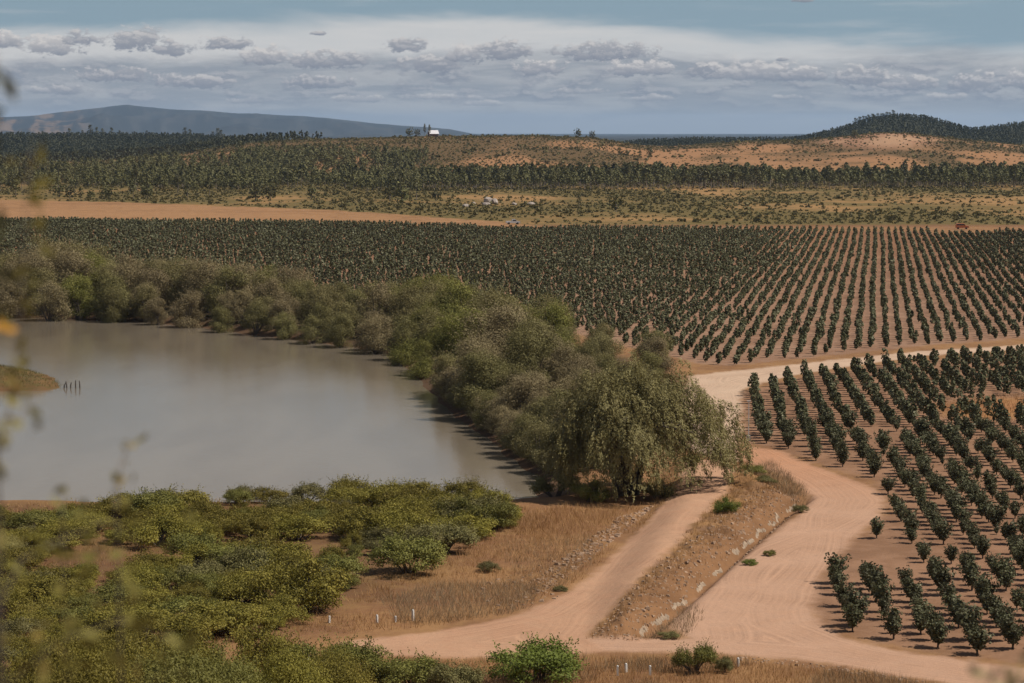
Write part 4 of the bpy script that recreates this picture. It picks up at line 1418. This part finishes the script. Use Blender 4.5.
    # trees that stand alone out there
    def lone(px, base, hpx, dpt, kindname, lab, cat='tree', wide=1.0, mat=None):
        x = (px - 512) / FPX * dpt
        zz = H1(x, dpt)
        me, hh = {'pine': (me_p, 9.8), 'round': (me_r, 7.6), 'gum': (me_g, 17.0)}[kindname]
        s = hpx * dpt / FPX / hh
        o = link('lone_tree' if kindname != 'gum' else 'gum_tree', me[int(rng.integers(3))], None, (x, dpt, zz), rng.uniform(0, 6), (s * wide, s * wide, s))
        tag(o, lab, cat)
    lone(402, 203, 22, 1345, 'round', 'broad dark tree left of the pale rock outcrop behind the stubble field', wide=1.15)
    lone(390, 199, 16, 1420, 'round', 'smaller dark tree leaning against the broad one behind the stubble field')
    lone(436, 200, 13, 1400, 'round', 'round dark bush tree between the broad tree and the pale rocks')
    lone(616, 211, 20, 1215, 'round', 'lone upright dark tree on the scrub plain right of centre', wide=0.75)
    lone(579, 208, 14, 1270, 'pine', 'small dark conifer left of the lone upright tree on the scrub plain', wide=0.9)
    lone(256, 200, 18, 1400, 'round', 'dark bushy tree just behind the stubble field, left group')
    lone(271, 199, 16, 1420, 'round', 'dark bushy tree beside another just behind the stubble field')
    lone(60, 196, 15, 1480, 'round', 'dark tree behind the left end of the stubble field')
    lone(106, 197, 13, 1460, 'round', 'smaller dark tree behind the left part of the stubble field')
    lone(188, 197, 14, 1470, 'pine', 'green conifer behind the left middle of the stubble field')
    lone(312, 199, 15, 1440, 'round', 'dark tree on the yellow patch behind the stubble field')
    lone(578, 146, 10, 2860, 'round', 'round dark tree on the crest of the golden hill, left of a pair')
    lone(592, 148, 8, 2840, 'round', 'smaller round dark tree on the crest of the golden hill, right of a pair')
    lone(853, 155, 9, 2700, 'round', 'dark tree on the flank of the pale bare hill')
    lone(650, 160, 10, 2480, 'round', 'dark tree at the foot of the golden hill above the plantation belt')
    lone(409.5, 138, 10, 2880, 'round', 'bushy round tree on the hill crest farthest from the white roof', wide=0.95)
    lone(417.5, 138, 8, 2880, 'round', 'small round tree on the hill crest between bushy tree and cypresses')
    lone(425.0, 138, 13, 2880, 'pine', 'slender tall cypress on the hill crest left of its twin by the house', wide=0.5)
    lone(429.8, 138, 12, 2880, 'pine', 'slender cypress on the hill crest touching the white roofed house', wide=0.6)
    for k, (px, h) in enumerate([(71, 11), (84, 9), (92, 15), (98, 12), (104, 11), (113, 12), (121, 9), (44, 8), (186, 13), (191, 11), (214, 10), (219, 14), (222, 12), (148, 9), (166, 8), (136, 8), (20, 8), (240, 8)]):
        x = (px - 512) / FPX * 4560; q = h * .8 * 4560 / FPX / 15.0; o = link('gum_tree', me_g[k % 3], None, (x, 4560, H1(x, 4560) - 0.5), k * 1.3, (q * 1.35, q * 1.35, q))
        tag(o, 'tall ragged gum tree rising above the dark wood on the skyline', 'gum tree', 'tall gums on the left skyline')
    for k in range(13):
        px = 855 + k * 3.0 + rng.uniform(-1, 1); x = (px - 512) / FPX * 4570
        o = link('gum_tree', me_g[k % 3], None, (x, 4570, H1(x, 4570) - 1), k * 2.1, (lambda q: (q * 1.7, q * 1.7, q))(9 * rng.uniform(.85, 1.1) * 4570 / FPX / 17))
        tag(o, 'tall tree in the clump on top of the dark pine hill', 'tree', 'clump of tall trees topping the dark hill')


build_far()


# ------------------------------------------------------------------ rocks, stakes, posts
def boulder(rng):
    g = Geo()
    import bmesh
    bm = bmesh.new(); bmesh.ops.create_icosphere(bm, subdivisions=2, radius=1)
    for v in bm.verts:
        d = v.co.normalized()
        q = 0
        for k in range(7):
            n = unit(np.random.default_rng(int(rng.integers(1e6))).normal(size=3)) if k < 0 else None
        v.co = d
    planes = unit(rng.normal(size=(11, 3))); off = rng.uniform(.62, .95, 11)
    for v in bm.verts:
        d = np.array(v.co)
        t = min([o / max(float(d @ p), 1e-3) for p, o in zip(planes, off) if float(d @ p) > 0.05] + [1.05])
        v.co = d * t * rng.uniform(.97, 1.03)
    me = bpy.data.meshes.new('boulder'); bm.to_mesh(me); bm.free()
    return me


def build_small():
    rng = np.random.default_rng(4)
    rock = plain('pale_rock', (0.29, 0.24, 0.20), 0.9, 0.3, 1.2, bump=0.4)
    labs = ['largest pale boulder of the outcrop beyond the fields', 'pale boulder leaning on the right of the largest one', 'low pale rock at the left foot of the outcrop',
            'flat reddish rock below the largest boulder', 'small pale rock right of the outcrop', 'pale rock lying at the lower left of the outcrop', 'outermost low rock on the right of the outcrop']
    for (px, py, wp, hp), lab in zip([(488, 199, 9, 8), (495, 201, 7, 6), (474, 203, 5, 3), (486, 206, 10, 4), (514, 205, 7, 3), (466, 211, 7, 3), (531, 204, 8, 3)], labs):
        d = 1330.0 + (205 - py) * 6; x = (px - 512) / FPX * d; k = d / FPX
        me = boulder(rng); me.materials.append(rock)
        o = link('boulder', me, None, (x, d, H1(x, d) + hp * k * .25), rng.uniform(0, 6), (wp * k / 2 * 1.1, wp * k / 2, hp * k * .75))
        tag(o, lab, 'boulder')
    # mooring stakes by the spit
    wood = plain('wet_wood', (0.07, 0.055, 0.045), 0.8, 0.3, 5)
    sl = ['dark stake in the lake touching the tip of the spit', 'second dark stake off the tip of the spit', 'leaning dark stake off the spit', 'upright dark stake standing clear of the spit', 'outermost dark stake off the spit']
    for (px, h, lean), lab in zip([(63.5, 1.0, .5), (67, 1.1, -.2), (70.5, 0.9, .15), (75.5, 1.25, .05), (80, 1.2, -.12)], sl):
        x, y = at(px, 388, WATER_Z)
        g = Geo(); tube(g, [(0, 0, -1.2), (lean * .3, 0, h * .5), (lean, 0.05, h)], [.12, .11, .08], 6)
        tag(link('wooden_stake', g.mesh('wooden_stake', wood), None, (x, y, WATER_Z)), lab, 'stake')
    # white pegs
    white = plain('white_paint', (0.58, 0.56, 0.52), 0.6, 0.08, 6)
    pegs = [(377, 624, .62, 'white marker peg at the left end of three by the grey weeds'), (395.5, 623, .45, 'short white marker peg between two others by the grey weeds'),
            (413, 621, .85, 'tallest white marker peg beside the grey weeds'), (329.5, 624, .5, 'white marker peg under the largest spreading shrub'),
            (308, 662, .6, 'white marker peg in the dirt clearing at the lower edge'), (617.5, 680, .7, 'white marker peg in the verge, lower of two close together'),
            (626, 676, .6, 'white marker peg in the verge, upper of two close together'), (650, 679, .65, 'white marker peg in the verge left of the round green bush'),
            (738, 670, .65, 'white marker peg in the verge right of the round green bush'), (116, 636, .55, 'white marker peg in a gap of the thicket far from the road'),
            (218, 632, .6, 'white marker peg on the bare earth patch in the thicket'), (151, 634, .5, 'white marker peg between two shrubs in the thicket'),
            (148, 662, .5, 'white marker peg below the thicket near the lower edge'), (214, 657, .5, 'white marker peg under the bare earth patch')]
    for px, py, h, lab in pegs:
        x, y = at(px, py)
        g = Geo(); box(g, (0, 0, h / 2 - .1), (.16, .16, h + .2), 0, rng.uniform(0, 1.5), .92); ball(g, (0, 0, h + .02), (.085, .085, .06), 0, 0.02)
        tag(link('marker_peg', g.mesh('marker_peg', white), None, (x, y, H1(x, y)), 0), lab, 'marker peg')
    # metal riser among the orchard rows
    x, y = at(748.5, 441)
    e = empty('metal_pole', (x, y, H1(x, y)))
    tag(e, 'thin pale metal pole standing at the corner of the lower orchard', 'pole')
    steel = plain('galvanised', (0.55, 0.54, 0.52), 0.5, 0.1, 3, 0.3)
    g = Geo(); tube(g, [(0, 0, -.3), (0, 0, 2.4), (0, 0, 5.2)], [.06, .055, .045], 8); link('shaft', g.mesh('shaft', steel), e)
    g = Geo(); box(g, (0, 0, .35), (.5, .4, .7)); link('valve_box', g.mesh('valve_box', white), e)
    g = Geo(); tube(g, [(-.25, 0, 5.2), (.25, 0, 5.2)], [.05, .05], 6); link('crosspiece', g.mesh('crosspiece', steel), e)
    # pale stones that line the ditch
    pale = plain('ditch_stone', (0.27, 0.195, 0.13), 0.95, 0.25, 1.4, bump=0.5)
    g = Geo()
    pts = []
    for (a, b) in zip(DITCH[:-1], DITCH[1:]):
        n = int(np.hypot(*(b - a)) / 0.22)
        d = (b - a) / np.hypot(*(b - a)); nrm = np.array([-d[1], d[0]])
        if nrm[0] > 0: nrm = -nrm
        for i in range(n):
            pts.append((*(a + (b - a) * i / n), *nrm))
    pts = np.array(pts)
    nn = len(pts)
    u = np.arange(nn) * .22
    hgt = 0.24 * np.clip(fbm(u, 0 * u, .45, 3) * 3.4 - 0.85, 0.0, 1.1) * sstep(u, 0, 3) + rng.normal(scale=.02, size=nn) - .01
    wob = (fbm(u, 0 * u + 9, .8, 3) - .5) * .5
    rows = []
    for off, zf in ((.06, -.35), (.14, .05), (.22, .75), (.32, 1.05), (.42, 1.0), (.52, .3)):
        q = pts[:, :2] + pts[:, 2:] * (off + wob + rng.normal(scale=.05, size=nn))[:, None]
        base_z = H(q[:, 0], q[:, 1]) - .16
        rows.append(np.column_stack([q, base_z + hgt * zf + rng.normal(scale=.015, size=nn) - (.3 if zf < 0 else 0)]))
    V = np.concatenate(rows); k_ = np.arange(nn - 1)
    F = np.concatenate([np.stack([r * nn + k_, r * nn + k_ + 1, (r + 1) * nn + k_ + 1, (r + 1) * nn + k_], 1) for r in range(5)])
    g.add(V, F)
    tag(link('ditch_lining', g.mesh('ditch_lining', pale)), 'broken line of pale stones edging the ditch below the earth bank', 'stone edging')


build_small()


# ------------------------------------------------------------------ house and vehicles
def build_house():
    d = 2890.0; x = (433.5 - 512) / FPX * d; z = H1(x, d)
    wall = plain('dark_wall', (0.12, 0.075, 0.06), 0.85, 0.2, .6); roofm = plain('white_roof', (0.52, 0.51, 0.52), 0.5, 0.06, .5)
    glass = plain('window_glass', (0.05, 0.06, 0.07), 0.1, 0.1, 1); frame = plain('door_wood', (0.2, 0.14, 0.1), 0.7, 0.2, 2)
    e = empty('hill_house', (x, d, z - .6), R(20)); tag(e, 'small dark house with a white pitched roof on the hill crest', 'house')
    g = Geo(); box(g, (0, 0, 2.0), (11, 7, 4.4)); link('wall', g.mesh('wall', wall), e)
    g = Geo()
    V = np.array([(-6, -4.6, 3.9), (6, -4.6, 3.9), (6, 0, 8.2), (-6, 0, 8.2), (-6, 4.6, 3.9), (6, 4.6, 3.9)])
    V2 = V + (0, 0, .3)
    g.add(np.concatenate([V, V2]), [(0, 3, 2, 1), (3, 4, 5, 2), (6, 7, 8, 9), (9, 8, 11, 10), (0, 1, 7, 6), (4, 10, 11, 5), (0, 6, 9, 3), (3, 9, 10, 4), (1, 2, 8, 7), (2, 5, 11, 8)])
    r_ = link('roof', g.mesh('roof', roofm), e)
    g = Geo(); box(g, (2.8, 1.6, 7.9), (.9, .9, 2.0)); link('chimney', g.mesh('chimney', wall), r_)
    g = Geo(); g.add([(-5.5, -3.5, 4.21), (-5.5, 3.5, 4.21), (-5.5, 0, 8.0)], [(0, 2, 1)]); g.add([(5.5, -3.5, 4.21), (5.5, 3.5, 4.21), (5.5, 0, 8.0)], [(0, 1, 2)]); link('gable', g.mesh('gable', wall), e)
    for wx in (-3.4, 3.2):
        g = Geo(); box(g, (wx, -3.53, 2.4), (1.6, .1, 1.3)); link('window', g.mesh('window', glass), e)
    g = Geo(); box(g, (0, -3.53, 1.3), (1.2, .1, 2.3)); link('door', g.mesh('door', frame), e)


def build_vehicle(name, px, py, dpt, length, paint, lab, cat, rz, pickup):
    x = (px - 512) / FPX * dpt
    tyre = plain('tyre', (0.03, 0.03, 0.03), .9, .1, 3); glass = plain('car_glass', (0.04, 0.05, 0.06), .1, .1, 1)
    e = empty(name, (x, dpt, H1(x, dpt)), rz); tag(e, lab, cat)
    k = length / 4.8
    # side profile, extruded
    if pickup:
        prof = [(-2.4, .45), (-2.4, 1.05), (-.35, 1.08), (-.25, 1.72), (.75, 1.74), (1.3, 1.12), (2.3, .98), (2.4, .5)]
        win = [(-.15, 1.14), (-.12, 1.62), (.68, 1.64), (1.12, 1.14)]
    else:
        prof = [(-2.4, .45), (-2.4, 1.5), (-2.1, 2.05), (-.2, 2.1), (.7, 2.05), (1.2, 1.35), (2.3, 1.2), (2.4, .5)]
        win = [(-2.0, 1.4), (-1.9, 1.9), (.55, 1.9), (.98, 1.4)]
    g = Geo(); n = len(prof)
    V = [(a * k, -.88 * k, b * k) for a, b in prof] + [(a * k, .88 * k, b * k) for a, b in prof]
    g.add(V, [tuple(range(n))]); g.add(V, [tuple(range(2 * n - 1, n - 1, -1))]); g.add(V, [(i, i + n, (i + 1) % n + n, (i + 1) % n) for i in range(n)])
    link('body', g.mesh('body', paint), e)
    for s in (-1, 1):
        g = Geo(); Vw = [(a * k, s * .89 * k, b * k) for a, b in win]; g.add(Vw, [(0, 1, 2, 3)]); link('side_window', g.mesh('side_window', glass), e)
        for a in (-1.5, 1.45):
            g = Geo(); tube(g, [(a * k, s * .70 * k, .36 * k), (a * k, s * .92 * k, .36 * k)], [.36 * k] * 2, 12); link('wheel', g.mesh('wheel', tyre), e)
    g = Geo(); box(g, (2.42 * k, 0, .55 * k), (.1 * k, 1.7 * k, .2 * k)); link('bumper', g.mesh('bumper', tyre), e)


build_house()
build_vehicle('parked_pickup', 513, 226, 1052, 6.2, plain('white_car_paint', (0.50, 0.50, 0.50), .35, .03, 1), 'white pickup parked beyond the far edge of the orchard', 'pickup', R(8), True)
build_vehicle('parked_van', 962, 232, 1000, 5.4, plain('orange_paint', (0.58, 0.19, 0.07), .4, .05, 1), 'orange red van parked beyond the far edge of the orchard', 'van', R(-5), False)


# ------------------------------------------------------------------ sprigs close to the camera
def sprig(name, px_path, dpt, leaf, nleaf, mat, lab, flower=None, spread=.04, seed=1):
    """a thin stem rooted on the slope in front of the camera, with leaves along the given stretch"""
    rng = np.random.default_rng(seed)
    dpt *= .85; leaf *= .72; spread *= .85

    def P(px, py, d):
        r_ = ray(px, py); r_ = r_ / r_[1]
        return np.array([0, 0, CAMZ]) + r_ * d
    pts = [P(a, b, dpt + (i * .05)) for i, (a, b) in enumerate(px_path)]
    root = np.array([pts[0][0] - .05, pts[0][1] + .1, 0]); root[2] = H1(root[0], root[1]) - .05
    e = empty(name, tuple(root))
    tag(e, lab, 'twig')
    allp = np.array([root] + [root * .5 + pts[0] * .5 + (.03, 0, 0)] + pts) - root
    g = Geo(); tube(g, allp, np.linspace(.0022, .0007, len(allp)), 5); link('stem', g.mesh('stem', BARK), e)
    seg = np.array(pts) - root
    t = rng.random(nleaf) * (len(seg) - 1); i = np.minimum(t.astype(int), len(seg) - 2); f = (t - i)[:, None]
    C = seg[i] * (1 - f) + seg[i + 1] * f + rng.normal(scale=spread, size=(nleaf, 3)) * np.array([1, .6, 1])
    g = Geo(); leaves(g, C, rnd_dirs(nleaf, rng) + np.array([0.3, 0, .3]), leaf * rng.uniform(.7, 1.3, nleaf), leaf * .5, 0, rng)
    link('foliage', g.mesh('foliage', mat), e)
    if flower:
        for q in flower:
            g = Geo(); c = P(*q, dpt) - root
            for a in range(4):
                leaves(g, [c + np.array([math.cos(a * .9) * .008, 0, math.sin(a * .9) * .005])], [np.array([math.cos(a * .9), .1, math.sin(a * .9)])], .016, .010, 0, rng)
            link('blossom', g.mesh('blossom', M_YELLOW), e)


def build_near():
    sprig('near_twig', [(-10, 480), (12, 400), (22, 300), (26, 200), (32, 150)], 3.2, .040, 46, M_NEARLEAF, 'blurred yellow green twig rising along the left edge of the view', [(4, 330)], .022, 1)
    sprig('near_twig', [(-4, 430), (14, 425), (30, 405), (40, 390)], 3.0, .032, 13, M_NEARLEAF, 'short blurred twig pointing across the lake from the left edge', None, .013, 2)
    sprig('near_twig', [(-14, 300), (-10, 200), (-8, 100), (-3, 55)], 2.8, .038, 26, M_ORCH, 'dark blurred twig at the upper left edge against the sky', None, .012, 3)
    sprig('near_twig', [(116, 505), (117, 485), (122, 462), (131, 440)], 3.6, .030, 15, M_NEARLEAF, 'small blurred twig with few leaves in front of the near shore', None, .011, 4)
    sprig('near_twig', [(62, 510), (62, 498), (63, 488)], 3.6, .026, 3, M_NEARLEAF, 'single blurred leaf tip in front of the near shore', None, .006, 5)
    sprig('near_twig', [(-5, 620), (20, 560), (60, 540), (110, 520), (140, 545)], 3.4, .040, 40, M_NEARLEAF, 'blurred leafy spray across the thicket at the left', None, .04, 6)
    sprig('near_twig', [(-10, 700), (60, 640), (120, 620), (170, 640)], 3.2, .042, 60, M_NEARLEAF, 'blurred leafy spray in the lower left corner', None, .045, 7)
    sprig('near_twig', [(1060, 720), (1030, 690), (1000, 672), (985, 680)], 3.0, .036, 34, M_GREY, 'blurred grey green twig in the lower right corner', None, .016, 8)


build_near()


# ------------------------------------------------------------------ air
def build_haze():
    m, w, out = material('haze_air')
    v = w.node('ShaderNodeVolumePrincipled')
    v.inputs['Color'].default_value = (0.50, 0.72, 1.0, 1)
    v.inputs['Density'].default_value = HAZE_DENSITY
    v.inputs['Anisotropy'].default_value = 0.2
    w.l.new(v.outputs[0], out.inputs['Volume'])
    g = Geo(); box(g, (0, 0, 250), (110000, 110000, 540)); g.V[-1][:, 2] = np.where(g.V[-1][:, 2] > 250, 420, -30)
    tag(link('haze', g.mesh('haze', m)), 'thin blue summer haze', 'haze', kind='stuff')


HAZE_DENSITY = 2.0e-5
build_haze()
